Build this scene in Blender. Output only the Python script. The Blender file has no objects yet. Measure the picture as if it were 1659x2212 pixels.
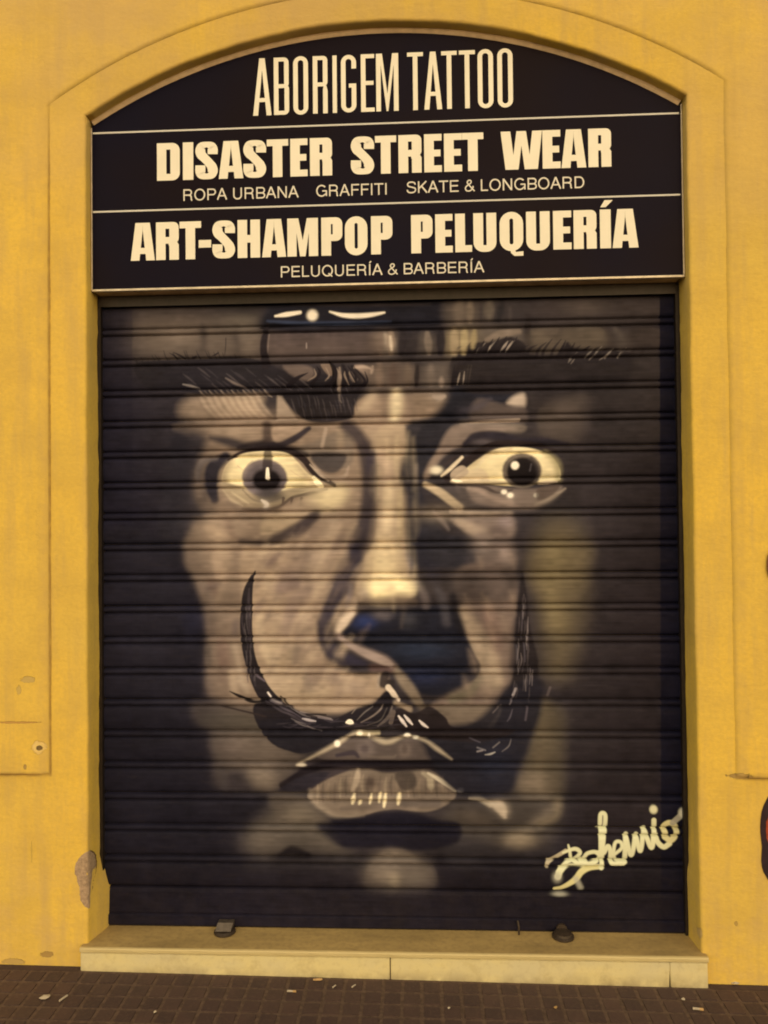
import bpy, bmesh, math, random
import numpy as np
from mathutils import Vector

# ------------------------------------------------------------------ camera, light, exposure
CAM = dict(x=.139, y=-3.0007, z=1.7645, yaw=-.0462, pitch=.0167, roll=-.0101, f=1640.0)
KWHITE = (.94, .76, .49)              # how a white wall face renders under this light (linear): used to turn seen paint into albedo
SUN_EL, SUN_AZ = math.radians(22), math.radians(8)     # azimuth: degrees to the right of straight behind the camera
SUN_E, SUN_COL, SUN_ANG = 3.3, (1.0, .79, .46), 165.0
SKY_K, SKY_TINT = .15, (1.0, .74, .42)
EXPOSURE = 0.0
scene = bpy.context.scene
COL = scene.collection
def cam_axes():
    ya, pi, ro = CAM['yaw'], CAM['pitch'], CAM['roll']
    f = np.array([math.sin(ya)*math.cos(pi), math.cos(ya)*math.cos(pi), math.sin(pi)])
    r = np.array([math.cos(ya), -math.sin(ya), 0.]); u = np.cross(r, f)
    c, s = math.cos(ro), math.sin(ro)
    return c*r+s*u, -s*r+c*u, f
AX = cam_axes()
def survey(px, py, y):
    """a point measured in the photograph (1659 x 2212) -> where it stands at depth y, in metres"""
    d = AX[0]*(px-829.5)/CAM['f']-AX[1]*(py-1106)/CAM['f']+AX[2]
    t = (y-CAM['y'])/d[1]
    return CAM['x']+d[0]*t, y, CAM['z']+d[2]*t
GS = -.0102                                                # the pavement falls this much per metre to the right
def gz(x): return GS*max(-6, min(6, x))
def survey_ground(px, py):
    d = AX[0]*(px-829.5)/CAM['f']-AX[1]*(py-1106)/CAM['f']+AX[2]
    t = -CAM['z']/d[2]
    for _ in range(5): t = (gz(CAM['x']+d[0]*t)-CAM['z'])/d[2]
    return CAM['x']+d[0]*t, CAM['y']+d[1]*t, CAM['z']+d[2]*t

cd = bpy.data.cameras.new('camera'); cam = bpy.data.objects.new('camera', cd); COL.objects.link(cam)
cd.sensor_fit = 'VERTICAL'; cd.sensor_height = 24; cd.lens = 24*CAM['f']/2212; cd.clip_start = .05; cd.clip_end = 400
from mathutils import Matrix
M = Matrix(((AX[0][0], AX[1][0], -AX[2][0], CAM['x']), (AX[0][1], AX[1][1], -AX[2][1], CAM['y']), (AX[0][2], AX[1][2], -AX[2][2], CAM['z']), (0, 0, 0, 1)))
cam.matrix_world = M
scene.camera = cam
W = bpy.data.worlds.new('World'); scene.world = W; W.use_nodes = True
nt = W.node_tree; nt.nodes.clear()
sk = nt.nodes.new('ShaderNodeTexSky'); sk.sky_type = 'NISHITA'; sk.sun_disc = False; sk.sun_elevation = SUN_EL; sk.sun_rotation = math.pi-SUN_AZ
mx = nt.nodes.new('ShaderNodeMix'); mx.data_type = 'RGBA'; mx.blend_type = 'MULTIPLY'; mx.inputs['Factor'].default_value = 1
nt.links.new(sk.outputs[0], mx.inputs['A']); mx.inputs['B'].default_value = (*SKY_TINT, 1)
bg = nt.nodes.new('ShaderNodeBackground'); bg.inputs['Strength'].default_value = SKY_K
wo = nt.nodes.new('ShaderNodeOutputWorld'); nt.links.new(mx.outputs['Result'], bg.inputs['Color']); nt.links.new(bg.outputs[0], wo.inputs['Surface'])
sd = bpy.data.lights.new('sun', 'SUN'); so = bpy.data.objects.new('sun', sd); COL.objects.link(so)
sd.energy = SUN_E; sd.color = SUN_COL; sd.angle = math.radians(SUN_ANG)
ld = Vector((-math.sin(SUN_AZ)*math.cos(SUN_EL), math.cos(SUN_AZ)*math.cos(SUN_EL), -math.sin(SUN_EL)))
so.rotation_euler = ld.to_track_quat('-Z', 'Y').to_euler(); so.location = (1.5, -6, 5)
vs = scene.view_settings; vs.view_transform = 'Standard'; vs.look = 'None'; vs.gamma = 1; vs.exposure = EXPOSURE; vs.use_curve_mapping = False
scene.cycles.filter_width = 1.9
scene.cycles.max_bounces = 5

# ------------------------------------------------------------------ helpers
rnd = random.Random(11)
def link(o, parent=None):
    COL.objects.link(o)
    if parent: o.parent = parent
    return o
def tag(o, label=None, cat=None, group=None, kind=None):
    for k, v in (('label', label), ('category', cat), ('group', group), ('kind', kind)):
        if v: o[k] = v
    return o
def empty(name, loc=(0, 0, 0), **k):
    o = bpy.data.objects.new(name, None); o.location = loc; link(o); o.empty_display_size = .1
    return tag(o, **k)
def mesh(name, V, F, mat=None, parent=None, smooth=False, loc=None):
    m = bpy.data.meshes.new(name); m.from_pydata([tuple(v) for v in V], [], F); m.validate(); m.update()
    bm = bmesh.new(); bm.from_mesh(m); bmesh.ops.recalc_face_normals(bm, faces=bm.faces); bm.to_mesh(m); bm.free()
    if smooth: m.polygons.foreach_set('use_smooth', [True]*len(m.polygons))
    if mat: m.materials.append(mat)
    o = bpy.data.objects.new(name, m); link(o, parent)
    if loc: o.location = loc
    return o
class MB:
    def __init__(s): s.v = []; s.f = []
    def add(s, V, F):
        n = len(s.v); s.v += [tuple(v) for v in V]; s.f += [tuple(i+n for i in f) for f in F]; return s
    def box(s, a, b, bev=0):
        x0, y0, z0 = a; x1, y1, z1 = b
        if not bev:
            return s.add([(x0, y0, z0), (x1, y0, z0), (x1, y1, z0), (x0, y1, z0), (x0, y0, z1), (x1, y0, z1), (x1, y1, z1), (x0, y1, z1)],
                         [(0, 3, 2, 1), (4, 5, 6, 7), (0, 1, 5, 4), (1, 2, 6, 5), (2, 3, 7, 6), (3, 0, 4, 7)])
        bm = bmesh.new(); bmesh.ops.create_cube(bm, size=1)
        for v in bm.verts: v.co = Vector((x0+(v.co.x+.5)*(x1-x0), y0+(v.co.y+.5)*(y1-y0), z0+(v.co.z+.5)*(z1-z0)))
        bmesh.ops.bevel(bm, geom=bm.edges[:], offset=bev, segments=2, profile=.6, affect='EDGES')
        bm.verts.index_update(); V = [tuple(v.co) for v in bm.verts]; F = [tuple(v.index for v in f.verts) for f in bm.faces]; bm.free()
        return s.add(V, F)
    def prism(s, P, y0, y1):
        """outline P in (x, z), from depth y0 (front) to y1 (back)"""
        n = len(P); V = [(p[0], y0, p[1]) for p in P]+[(p[0], y1, p[1]) for p in P]
        return s.add(V, [tuple(range(n)), tuple(range(2*n-1, n-1, -1))]+[(i, (i+1) % n, n+(i+1) % n, n+i) for i in range(n)])
    def tube(s, pts, r, n=8):
        pts = [Vector(p) for p in pts]; V = []; F = []
        for i, p in enumerate(pts):
            d = (pts[min(i+1, len(pts)-1)]-pts[max(i-1, 0)]).normalized()
            a = d.cross(Vector((.3, .2, 1))).normalized(); b = d.cross(a)
            rr = r[i] if isinstance(r, (list, tuple)) else r
            V += [p+(a*math.cos(2*math.pi*k/n)+b*math.sin(2*math.pi*k/n))*rr for k in range(n)]
        for i in range(len(pts)-1): F += [(i*n+k, i*n+(k+1) % n, (i+1)*n+(k+1) % n, (i+1)*n+k) for k in range(n)]
        F += [tuple(range(n)), tuple(range(len(V)-1, len(V)-n-1, -1))]
        return s.add(V, F)
    def obj(s, name, mat=None, parent=None, smooth=False, loc=None): return mesh(name, s.v, s.f, mat, parent, smooth, loc)

class Mat:
    def __init__(s, name, color=(.5, .5, .5), rough=.7, spec=.3, metal=0):
        s.m = bpy.data.materials.new(name); s.m.use_nodes = True; s.t = s.m.node_tree; s.b = s.t.nodes['Principled BSDF']
        s.b.inputs['Base Color'].default_value = (*color, 1); s.b.inputs['Roughness'].default_value = rough
        s.b.inputs['Specular IOR Level'].default_value = spec; s.b.inputs['Metallic'].default_value = metal
        s.co = None
    def n(s, typ, **k):
        x = s.t.nodes.new('ShaderNode'+typ)
        for a, b in k.items(): setattr(x, a, b)
        return x
    def lk(s, a, b): s.t.links.new(a, b)
    def pos(s):
        if s.co is None: s.co = s.n('NewGeometry').outputs['Position']
        return s.co
    def math(s, op, a, b=None, clamp=False):
        x = s.n('Math', operation=op, use_clamp=clamp)
        for i, v in enumerate((a, b)):
            if v is None: continue
            if isinstance(v, (int, float)): x.inputs[i].default_value = v
            else: s.lk(v, x.inputs[i])
        return x.outputs[0]
    def noise(s, scale, detail=4, rough=.5, vec=None, sc=(1, 1, 1), off=(0, 0, 0)):
        mp = s.n('Mapping'); mp.inputs['Scale'].default_value = sc; mp.inputs['Location'].default_value = off; s.lk(vec or s.pos(), mp.inputs['Vector'])
        x = s.n('TexNoise'); x.inputs['Scale'].default_value = scale; x.inputs['Detail'].default_value = detail; x.inputs['Roughness'].default_value = rough
        s.lk(mp.outputs[0], x.inputs['Vector']); return x.outputs['Fac']
    def ramp(s, fac, a, b, ca=0., cb=1.):
        x = s.n('MapRange'); x.inputs['From Min'].default_value = a; x.inputs['From Max'].default_value = b
        x.inputs['To Min'].default_value = ca; x.inputs['To Max'].default_value = cb; s.lk(fac, x.inputs['Value']); return x.outputs[0]
    def mix(s, fac, a, b, mode='MIX'):
        x = s.n('Mix', data_type='RGBA', blend_type=mode)
        if isinstance(fac, (int, float)): x.inputs['Factor'].default_value = fac
        else: s.lk(fac, x.inputs['Factor'])
        for k, v in (('A', a), ('B', b)):
            if isinstance(v, (tuple, list)): x.inputs[k].default_value = (*v[:3], 1)
            else: s.lk(v, x.inputs[k])
        return x.outputs['Result']
    def color(s, c): s.lk(c, s.b.inputs['Base Color']); return s
    def bump(s, h, dist=.002, strength=1.):
        x = s.n('Bump'); x.inputs['Distance'].default_value = dist; x.inputs['Strength'].default_value = strength
        s.lk(h, x.inputs['Height']); s.lk(x.outputs[0], s.b.inputs['Normal']); return s
    def blob(s, c, r, nz=None, amt=.5):
        """1 inside a ragged patch at point c with radii r"""
        mp = s.n('Mapping', vector_type='TEXTURE'); mp.inputs['Location'].default_value = c; mp.inputs['Scale'].default_value = r; s.lk(s.pos(), mp.inputs['Vector'])
        ln = s.n('VectorMath', operation='LENGTH'); s.lk(mp.outputs[0], ln.inputs[0])
        d = ln.outputs['Value']
        if nz is not None: d = s.math('ADD', d, s.math('MULTIPLY', s.math('SUBTRACT', nz, .5), amt*4))
        return s.ramp(d, 1.0, .88)
# ------------------------------------------------------------------ the painting on the shutter (paint only, one flat print)
MX0, MX1, MZ0, MZ1, MRES = -1.215, 1.215, 0.09, 2.76, 520.0       # metres on the shutter plane, texels per metre
MW, MH = int((MX1-MX0)*MRES), int((MZ1-MZ0)*MRES)
YSH = 0.145                                                         # depth of the shutter face behind the wall face
def s2l(c):
    c = np.asarray(c, float)/255.0
    return np.where(c <= .04045, c/12.92, ((c+.055)/1.055)**2.4)
PK = np.array(KWHITE)                                               # what a white surface there looks like: paint = seen / PK
def pcol(c): return np.clip(s2l(c)/PK, 0.003, .9)
FR = {'P': (0, 0, 1.), 'A': (205.2, 610.2, .28), 'B': (648, 610.2, .28), 'C': (1047.6, 610.2, .28),
      'D': (378, 918, .2604), 'E': (810, 918, .293), 'F': (205.2, 1188, .28), 'G': (648, 1188, .28),
      'H': (1047.6, 1188, .28), 'I': (205.2, 1539, .28), 'J': (594, 1539, .28), 'K': (1047.6, 1539, .28)}
canvas = np.zeros((MH, MW, 3), np.float32)                          # row 0 = bottom
rngm = np.random.default_rng(7)
def tocanvas(fr, pts):
    ox, oy, s = FR[fr]
    out = []
    for p in pts:
        w = survey(ox+p[0]*s, oy+p[1]*s, YSH)
        out.append(((w[0]-MX0)*MRES, (w[2]-MZ0)*MRES) + tuple(v*s*MRES/520*.99 for v in p[2:]))
    return np.array(out, float)
def smooth(P, n=8, closed=False):
    if len(P) < 3: return P
    if closed: Q = np.vstack([P[-1], P, P[0], P[1]])
    else: Q = np.vstack([2*P[0]-P[1], P, 2*P[-1]-P[-2]])
    t = np.linspace(0, 1, n, endpoint=False)[:, None]
    o = []
    for i in range(1, len(Q)-2):
        a, b, c, d = Q[i-1], Q[i], Q[i+1], Q[i+2]
        o.append(.5*((2*b)+(c-a)*t+(2*a-5*b+4*c-d)*t*t+(3*b-a-3*c+d)*t**3))
    o = np.vstack(o)
    return o if closed else np.vstack([o, P[-1]])
def window(x0, x1, y0, y1):
    x0, y0 = max(0, int(x0)), max(0, int(y0)); x1, y1 = min(MW, int(x1)+2), min(MH, int(y1)+2)
    if x1 <= x0 or y1 <= y0: return None
    Y, X = np.mgrid[y0:y1, x0:x1].astype(np.float32)
    return X+.5, Y+.5, slice(y0, y1), slice(x0, x1)
def lay(sl, m, col, a):
    m = (np.clip(m, 0, 1)*a)[..., None].astype(np.float32)
    c = canvas[sl]; canvas[sl] = c*(1-m)+pcol(col).astype(np.float32)*m
def stroke(fr, pts, col, a=1., soft=6., w=None):
    """a brush line: points (x, y[, width]) and a soft edge, in pixels of that survey frame"""
    s = FR[fr][2]
    if w is not None: pts = [(p[0], p[1], w) for p in pts]
    P = smooth(tocanvas(fr, pts)); soft = max(soft*s, .7)
    r = P[:, 2]/2
    g = window(P[:, 0].min()-r.max()-2*soft, P[:, 0].max()+r.max()+2*soft, P[:, 1].min()-r.max()-2*soft, P[:, 1].max()+r.max()+2*soft)
    if g is None: return
    X, Y, sy, sx = g
    best = np.full(X.shape, 1e9, np.float32)
    for i in range(len(P)-1):
        ax, ay, bx, by = P[i, 0], P[i, 1], P[i+1, 0], P[i+1, 1]
        dx, dy = bx-ax, by-ay; L = dx*dx+dy*dy+1e-9
        t = np.clip(((X-ax)*dx+(Y-ay)*dy)/L, 0, 1)
        d = np.sqrt((X-ax-t*dx)**2+(Y-ay-t*dy)**2)-(r[i]+(r[i+1]-r[i])*t)
        np.minimum(best, d, out=best)
    lay((sy, sx), sstep(.5-best/(2*soft)), col, a)
def sstep(t):
    t = np.clip(t, 0, 1); return t*t*(3-2*t)
def blob(fr, x, y, rx, ry, col, a=1., rot=0., hard=1.):
    s = FR[fr][2]; P = tocanvas(fr, [(x, y)])[0]; rx, ry = rx*s, ry*s; R_ = max(rx, ry)*2.2
    g = window(P[0]-R_, P[0]+R_, P[1]-R_, P[1]+R_)
    if g is None: return
    X, Y, sy, sx = g; c, sn = math.cos(rot), math.sin(rot)
    u = ((X-P[0])*c-(Y-P[1])*sn)/rx; v = ((X-P[0])*sn+(Y-P[1])*c)/ry
    d2 = u*u+v*v
    m = np.exp(-d2**hard*.9)
    lay((sy, sx), m, col, a)
def shape(fr, pts, col, a=1., soft=14., curve=True):
    s = FR[fr][2]; P = tocanvas(fr, pts)[:, :2]
    if curve: P = smooth(P, 5, True)
    soft = max(soft*s, .7)
    g = window(P[:, 0].min()-2*soft, P[:, 0].max()+2*soft, P[:, 1].min()-2*soft, P[:, 1].max()+2*soft)
    if g is None: return
    X, Y, sy, sx = g
    d = np.full(X.shape, 1e9, np.float32); ins = np.zeros(X.shape, bool)
    for i in range(len(P)):
        ax, ay = P[i]; bx, by = P[(i+1) % len(P)]
        dx, dy = bx-ax, by-ay; L = dx*dx+dy*dy+1e-9
        t = np.clip(((X-ax)*dx+(Y-ay)*dy)/L, 0, 1)
        np.minimum(d, (X-ax-t*dx)**2+(Y-ay-t*dy)**2, out=d)
        ins ^= ((ay > Y) != (by > Y)) & (X < (bx-ax)*(Y-ay)/(by-ay+1e-12)+ax)
    d = np.sqrt(d)*np.where(ins, -1, 1)
    lay((sy, sx), sstep(.5-d/(2*soft)), col, a)
def soften(x0, y0, x1, y1, sig, feather=40):
    """rub a zone with the rag: blur it, fading out at its border (survey pixels)"""
    P = tocanvas('P', [(x0, y0), (x1, y1)]); ax, bx = sorted((P[0, 0], P[1, 0])); ay, by = sorted((P[0, 1], P[1, 1]))
    g = window(ax-feather, bx+feather, ay-feather, by+feather); X, Y, sy, sx = g
    k = np.exp(-.5*(np.arange(-int(3*sig), int(3*sig)+1)/sig)**2); k /= k.sum(); r = len(k)//2
    c = canvas[sy, sx].copy(); p = np.pad(c, ((r, r), (0, 0), (0, 0)), 'edge'); q = sum(p[i:i+c.shape[0]]*k[i] for i in range(len(k)))
    p = np.pad(q, ((0, 0), (r, r), (0, 0)), 'edge'); q = sum(p[:, i:i+c.shape[1]]*k[i] for i in range(len(k)))
    d = np.maximum(np.maximum(ax-X, X-bx), np.maximum(ay-Y, Y-by)); w = sstep(.5-d/(2*feather))[..., None]
    canvas[sy, sx] = c*(1-w)+q.astype(np.float32)*w
def disc(fr, x, y, rx, ry, col, a=1., soft=8):
    shape(fr, [(x+rx*math.cos(t), y+ry*math.sin(t)) for t in np.linspace(0, 2*math.pi, 25)[:-1]], col, a, soft, False)
def vnoise(w, h, nx, ny, seed):
    r = np.random.default_rng(seed).standard_normal((ny+3, nx+3))
    x = np.linspace(0, nx, w); y = np.linspace(0, ny, h)
    xi, yi = x.astype(int), y.astype(int); fx, fy = x-xi, y-yi
    fx = fx*fx*(3-2*fx); fy = (fy*fy*(3-2*fy))[:, None]
    a = r[np.ix_(yi, xi)]; b = r[np.ix_(yi, xi+1)]; c = r[np.ix_(yi+1, xi)]; d = r[np.ix_(yi+1, xi+1)]
    return (a*(1-fx)+b*fx)*(1-fy)+(c*(1-fx)+d*fx)*fy

BLK, NAV, DRK, SHD = (25, 19, 21), (33, 31, 43), (44, 36, 37), (62, 51, 47)
LOW, MID, LIT, PAL, CRM, WHT = (84, 69, 58), (112, 91, 72), (146, 119, 90), (178, 149, 111), (222, 196, 136), (248, 236, 220)
def paint_mural():
    canvas[:] = pcol((34, 30, 41)).astype(np.float32)
    # ground tones
    shape('P', [(200, 620), (380, 620), (330, 900), (400, 1300), (420, 1800), (200, 1900)], (36, 32, 45), .7, 60)
    shape('P', [(1200, 620), (1430, 620), (1430, 1900), (1240, 1900)], (45, 36, 36), .9, 50)
    # skull masses
    shape('P', [(330, 640), (1330, 640), (1400, 760), (1310, 900), (1290, 1180), (1260, 1420), (1220, 1700), (1120, 1900),
                (860, 1960), (620, 1900), (500, 1760), (430, 1500), (440, 1330), (395, 1180), (330, 900)], (56, 47, 45), .85, 130)
    # forehead left
    shape('A', [(330, 240), (760, 230), (1200, 290), (1380, 340), (1300, 590), (560, 600), (300, 560)], (80, 67, 57), .85, 130)
    shape('A', [(540, 400), (1300, 400), (1300, 590), (520, 600)], (98, 82, 67), .6, 60)
    blob('A', 640, 420, 300, 130, (118, 99, 80), .6); blob('A', 1130, 300, 160, 60, (112, 98, 80), .6); blob('A', 1200, 480, 90, 90, (110, 92, 74), .6)
    blob('A', 1150, 190, 200, 60, (52, 46, 44), .7)
    for x, k in ((470, 16), (560, 14), (690, 18), (760, 12), (940, 14), (1000, 10)): stroke('A', [(x, 260), (x+6, 420), (x-8, 560)], (78, 64, 55), .35, 14, k)
    stroke('A', [(825, 310, 8), (835, 400, 45), (840, 470, 30), (805, 570, 40)], DRK, .95, 6)
    stroke('A', [(845, 480, 12), (850, 570, 18)], DRK, .9, 5)
    stroke('A', [(1080, 410, 38), (1100, 480, 32), (1110, 590, 40)], DRK, .95, 6)
    stroke('A', [(1320, 340, 40), (1300, 480, 55), (1320, 640, 75)], (48, 38, 39), .95, 10)
    stroke('A', [(1350, 410, 8), (1355, 540, 12)], LIT, .5, 8)
    # band across the middle of the forehead, hair line
    shape('P', [(585, 640), (900, 640), (965, 660), (955, 700), (900, 716), (700, 716), (590, 716), (560, 700), (575, 668)], (36, 34, 42), .95, 14)
    stroke('B', [(-300, 350, 30), (0, 335, 20), (400, 340, 14), (1080, 330, 10)], BLK, .9, 8)
    stroke('B', [(-250, 300, 16), (0, 312, 22), (400, 312, 22), (700, 300, 8)], (62, 72, 96), .65, 12)
    stroke('B', [(-60, 165, 20), (500, 175, 24), (1000, 170, 10)], (70, 56, 50), .6, 20)
    stroke('B', [(-190, 262, 14), (-110, 250, 34), (0, 234, 26)], WHT, .95, 9)
    blob('B', 95, 255, 42, 42, WHT, 1, 0, 2.2)
    stroke('B', [(230, 228, 10), (330, 255, 30), (450, 260, 38), (560, 250, 30), (650, 235, 12)], (238, 224, 186), .97, 10)
    shape('B', [(-270, 400), (0, 390), (560, 385), (580, 560), (0, 575), (-250, 570)], (88, 71, 63), .85, 22)
    for x in range(-220, 560, 60): stroke('B', [(x, 400), (x+rngm.integers(-15, 15), 560)], (112, 92, 80) if rngm.random() < .5 else (66, 54, 50), .35, 20, 22)
    stroke('B', [(-240, 540, 20), (100, 530, 24), (520, 545, 20)], (130, 107, 88), .5, 14)
    shape('B', [(560, 390), (740, 385), (735, 500), (690, 550), (570, 545)], (112, 91, 73), .85, 40)
    stroke('B', [(655, 400, 14), (690, 470, 50), (700, 520, 30)], (196, 170, 136), .85, 22)
    shape('B', [(750, 385), (930, 390), (945, 470), (930, 540), (720, 545), (745, 450)], (50, 42, 42), .9, 30)
    shape('B', [(930, 400), (1020, 400), (1050, 540), (940, 545)], (100, 85, 71), .8, 36)
    shape('B', [(1030, 380), (1135, 380), (1130, 550), (1055, 545)], (46, 38, 40), .9, 34)
    shape('B', [(1130, 170), (1340, 150), (1370, 300), (1150, 310)], (96, 81, 67), .9, 70)
    shape('B', [(1400, 160), (1520, 160), (1500, 270), (1400, 280)], (88, 75, 64), .85, 50)
    shape('B', [(1510, 150), (1640, 150), (1600, 290), (1500, 300)], (48, 42, 42), .85, 18)
    shape('B', [(1145, 375), (1380, 370), (1380, 470), (1300, 545), (1140, 550)], (130, 108, 74), .9, 44)
    for x in (1180, 1230, 1280, 1320): stroke('B', [(x+14, 385), (x, 540)], (166, 142, 92), .45, 12, 18)
    shape('B', [(1380, 390), (1520, 380), (1480, 470), (1400, 480)], (104, 88, 68), .8, 50)
    # forehead right
    shape('C', [(-90, 360), (300, 350), (300, 520), (120, 530), (-80, 500)], (92, 78, 65), .75, 60)
    shape('C', [(360, 365), (620, 350), (900, 350), (935, 440), (900, 520), (700, 540), (380, 520), (355, 440)], (104, 87, 66), .9, 26)
    shape('C', [(110, 140), (330, 140), (300, 290), (90, 290)], (62, 53, 50), .8, 30)
    shape('C', [(430, 140), (900, 130), (1335, 150), (1335, 280), (420, 285)], (72, 60, 54), .75, 80)
    blob('C', 760, 200, 130, 50, (100, 84, 70), .6); blob('C', 520, 190, 40, 60, (58, 47, 44), .6)
    stroke('C', [(590, 360, 40), (560, 430, 26), (545, 480, 14)], (60, 48, 42), .7, 10)
    blob('C', 500, 400, 60, 45, (72, 58, 48), .6)
    stroke('C', [(345, 240, 10), (330, 330, 50), (325, 400, 45), (340, 540, 70), (360, 600, 90)], (44, 35, 34), .95, 7)
    stroke('C', [(900, 345, 18), (950, 380, 40), (960, 440, 44), (975, 500, 80)], (52, 41, 37), .95, 8)
    stroke('C', [(1000, 360, 30), (1060, 440, 70), (1050, 520, 70)], (100, 85, 70), .7, 14)
    shape('C', [(1100, 360), (1340, 360), (1340, 520), (1110, 520)], (64, 52, 45), .8, 20)
    soften(230, 740, 1400, 900, 11); soften(230, 690, 560, 760, 5, 20); soften(600, 725, 1400, 780, 4, 16); soften(960, 650, 1400, 690, 9, 20)
    # brow, left
    skin = (140, 114, 88)
    shape('A', [(730, 890), (1240, 870), (1280, 960), (1280, 1060), (700, 1060)], (160, 132, 101), .92, 60)
    shape('A', [(640, 1090), (1290, 1080), (1290, 1240), (1000, 1260), (700, 1200)], (122, 100, 79), .85, 30)
    for i in range(9):
        x = 790+i*55
        stroke('A', [(x, 880, 10), (x+40, 960, 20), (x+120, 1050, 6)], (118, 92, 72), .3, 18)
        stroke('A', [(x+25, 885, 8), (x+75, 965, 26), (x+140, 1040, 6)], (190, 162, 128), .35, 20)
    shape('A', [(300, 640), (560, 600), (800, 590), (1060, 570), (1300, 610), (1480, 690), (1700, 700), (1880, 760), (1960, 900), (1950, 1040),
                (1800, 1080), (1560, 1060), (1480, 930), (1400, 850), (1200, 850), (820, 865), (640, 830), (420, 830)], (42, 36, 39), .97, 14)
    shape('B', [(-120, 690), (40, 760), (200, 800), (330, 700), (460, 700), (530, 780), (480, 850), (420, 920), (410, 1050), (100, 1090), (-100, 900)], (42, 35, 37), .95, 12)
    for (x0, y0, x1, y1, w) in ((575, 545, 640, 590, 10), (605, 540, 690, 585, 14), (450, 680, 520, 640, 8), (900, 570, 950, 545, 12), (1000, 560, 1010, 430, 6), (700, 600, 780, 570, 14)):
        stroke('A', [(x0, y0, 4), ((x0+x1)/2+4, (y0+y1)/2, w), (x1, y1, w)], DRK, .9, 5)
    for k in range(26):
        x = 680+k*37+rngm.integers(-12, 12); y = 640+rngm.integers(0, 150)
        stroke('A', [(x, y, 3), (x+40, y+30, 12), (x+95, y+75, 3)], (66, 57, 58) if k % 3 else (92, 79, 74), .55, 8)
    for k in range(13):
        x = 800+k*42+rngm.integers(-8, 8)
        stroke('A', [(x, 830, 6), (x+30, 865, 16), (x+60, 885, 5)], (120, 100, 82) if k % 2 else (160, 134, 108), .5, 8)
    stroke('A', [(680, 788, 10), (740, 800, 18), (800, 815, 6)], (158, 142, 128), .85, 7)
    stroke('A', [(1010, 740, 8), (1080, 780, 20), (1160, 812, 6)], (118, 100, 88), .8, 9)
    # light part between the brow hairs, then the tuft by the nose
    shape('B', [(-130, 640), (60, 645), (110, 700), (60, 760), (-60, 720)], (106, 86, 72), .8, 16)
    shape('B', [(160, 630), (250, 640), (245, 720), (200, 700)], (116, 92, 72), .9, 8)
    stroke('B', [(225, 610, 10), (265, 680, 40), (265, 780, 34), (255, 830, 20)], BLK, .9, 6)
    stroke('B', [(330, 640, 26), (360, 720, 40), (350, 800, 30)], DRK, .95, 6); stroke('B', [(400, 650, 20), (450, 720, 40), (480, 820, 40)], DRK, .95, 6)
    stroke('B', [(305, 660, 14), (305, 730, 34), (300, 800, 26), (310, 910, 12)], (128, 106, 86), .85, 8)
    stroke('B', [(360, 700, 12), (415, 770, 18)], (96, 80, 70), .7, 8); stroke('B', [(400, 690, 8), (440, 750, 14)], (110, 92, 80), .6, 8)
    shape('B', [(420, 640), (540, 650), (535, 720), (480, 700)], (150, 122, 98), .9, 10)
    for k in range(16):
        x = -100+k*30+rngm.integers(-10, 10); y = 800+rngm.integers(0, 190)
        stroke('B', [(x, y, 3), (x+18, y+45, 11), (x+30, y+100, 3)], (84, 73, 70), .55, 8)
    # middle of the brow, between the eyes
    shape('B', [(540, 640), (880, 640), (880, 800), (540, 800)], (104, 85, 69), .9, 44)
    shape('B', [(690, 640), (780, 640), (780, 790), (660, 790)], (90, 72, 60), .7, 22)
    stroke('B', [(900, 640, 36), (915, 720, 46), (900, 800, 26)], (50, 40, 38), .9, 9)
    shape('B', [(960, 640), (1200, 640), (1180, 800), (950, 800)], (96, 81, 68), .9, 50)
    shape('B', [(420, 960), (520, 870), (700, 860), (1120, 860), (1090, 960), (960, 1080), (840, 1260), (640, 1300), (500, 1260), (440, 1100)], (138, 112, 86), .97, 16)
    stroke('B', [(560, 880, 60), (500, 960, 70), (440, 1010, 30)], (178, 150, 114), .8, 26)
    stroke('B', [(650, 880, 40), (660, 1040, 40)], (98, 78, 62), .7, 22); stroke('B', [(840, 880, 40), (870, 1060, 50), (810, 1260, 30)], (104, 84, 68), .6, 22)
    stroke('B', [(742, 860, 70), (742, 960, 82), (730, 1040, 60), (718, 1100, 34), (718, 1150, 22)], (206, 180, 132), .95, 14)
    stroke('B', [(1000, 880, 20), (1060, 890, 60), (1110, 880, 40)], (150, 126, 102), .8, 18)
    stroke('B', [(480, 1130, 40), (570, 1200, 80), (610, 1270, 60)], (176, 148, 110), .8, 22)
    # brow, right and the dark fold running down to the nose
    shape('C', [(-270, 800), (-280, 660), (-230, 560), (-80, 470), (60, 460), (180, 420), (300, 470), (340, 560), (560, 560), (630, 460), (700, 510), (1000, 530),
                (1200, 570), (1240, 700), (1100, 800), (860, 860), (600, 900), (380, 1000), (200, 900), (0, 880), (-200, 900)], (45, 37, 37), .97, 13)
    shape('C', [(1150, 560), (1340, 540), (1340, 1240), (860, 1240), (860, 860), (1100, 800)], (54, 45, 42), .85, 30)
    shape('B', [(1180, 800), (1340, 860), (1659, 870), (1500, 960), (1320, 1040), (1180, 1180), (1080, 1350), (820, 1360), (960, 1120), (1080, 980)], (38, 36, 43), .97, 16)
    for k in range(13):
        x = -250+k*62+rngm.integers(-12, 12)
        stroke('C', [(x, 620, 20), (x+30, 520, 22), (x+90, 430+rngm.integers(0, 60), 4)], DRK, .8, 6)
    for (x, y) in ((-50, 520), (40, 500), (140, 500), (180, 500), (660, 590), (790, 560), (850, 545), (940, 560), (1040, 555)):
        stroke('C', [(x-20, y+30, 4), (x, y, 16), (x+50, y-50, 4)], (150, 132, 112), .6, 7)
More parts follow.
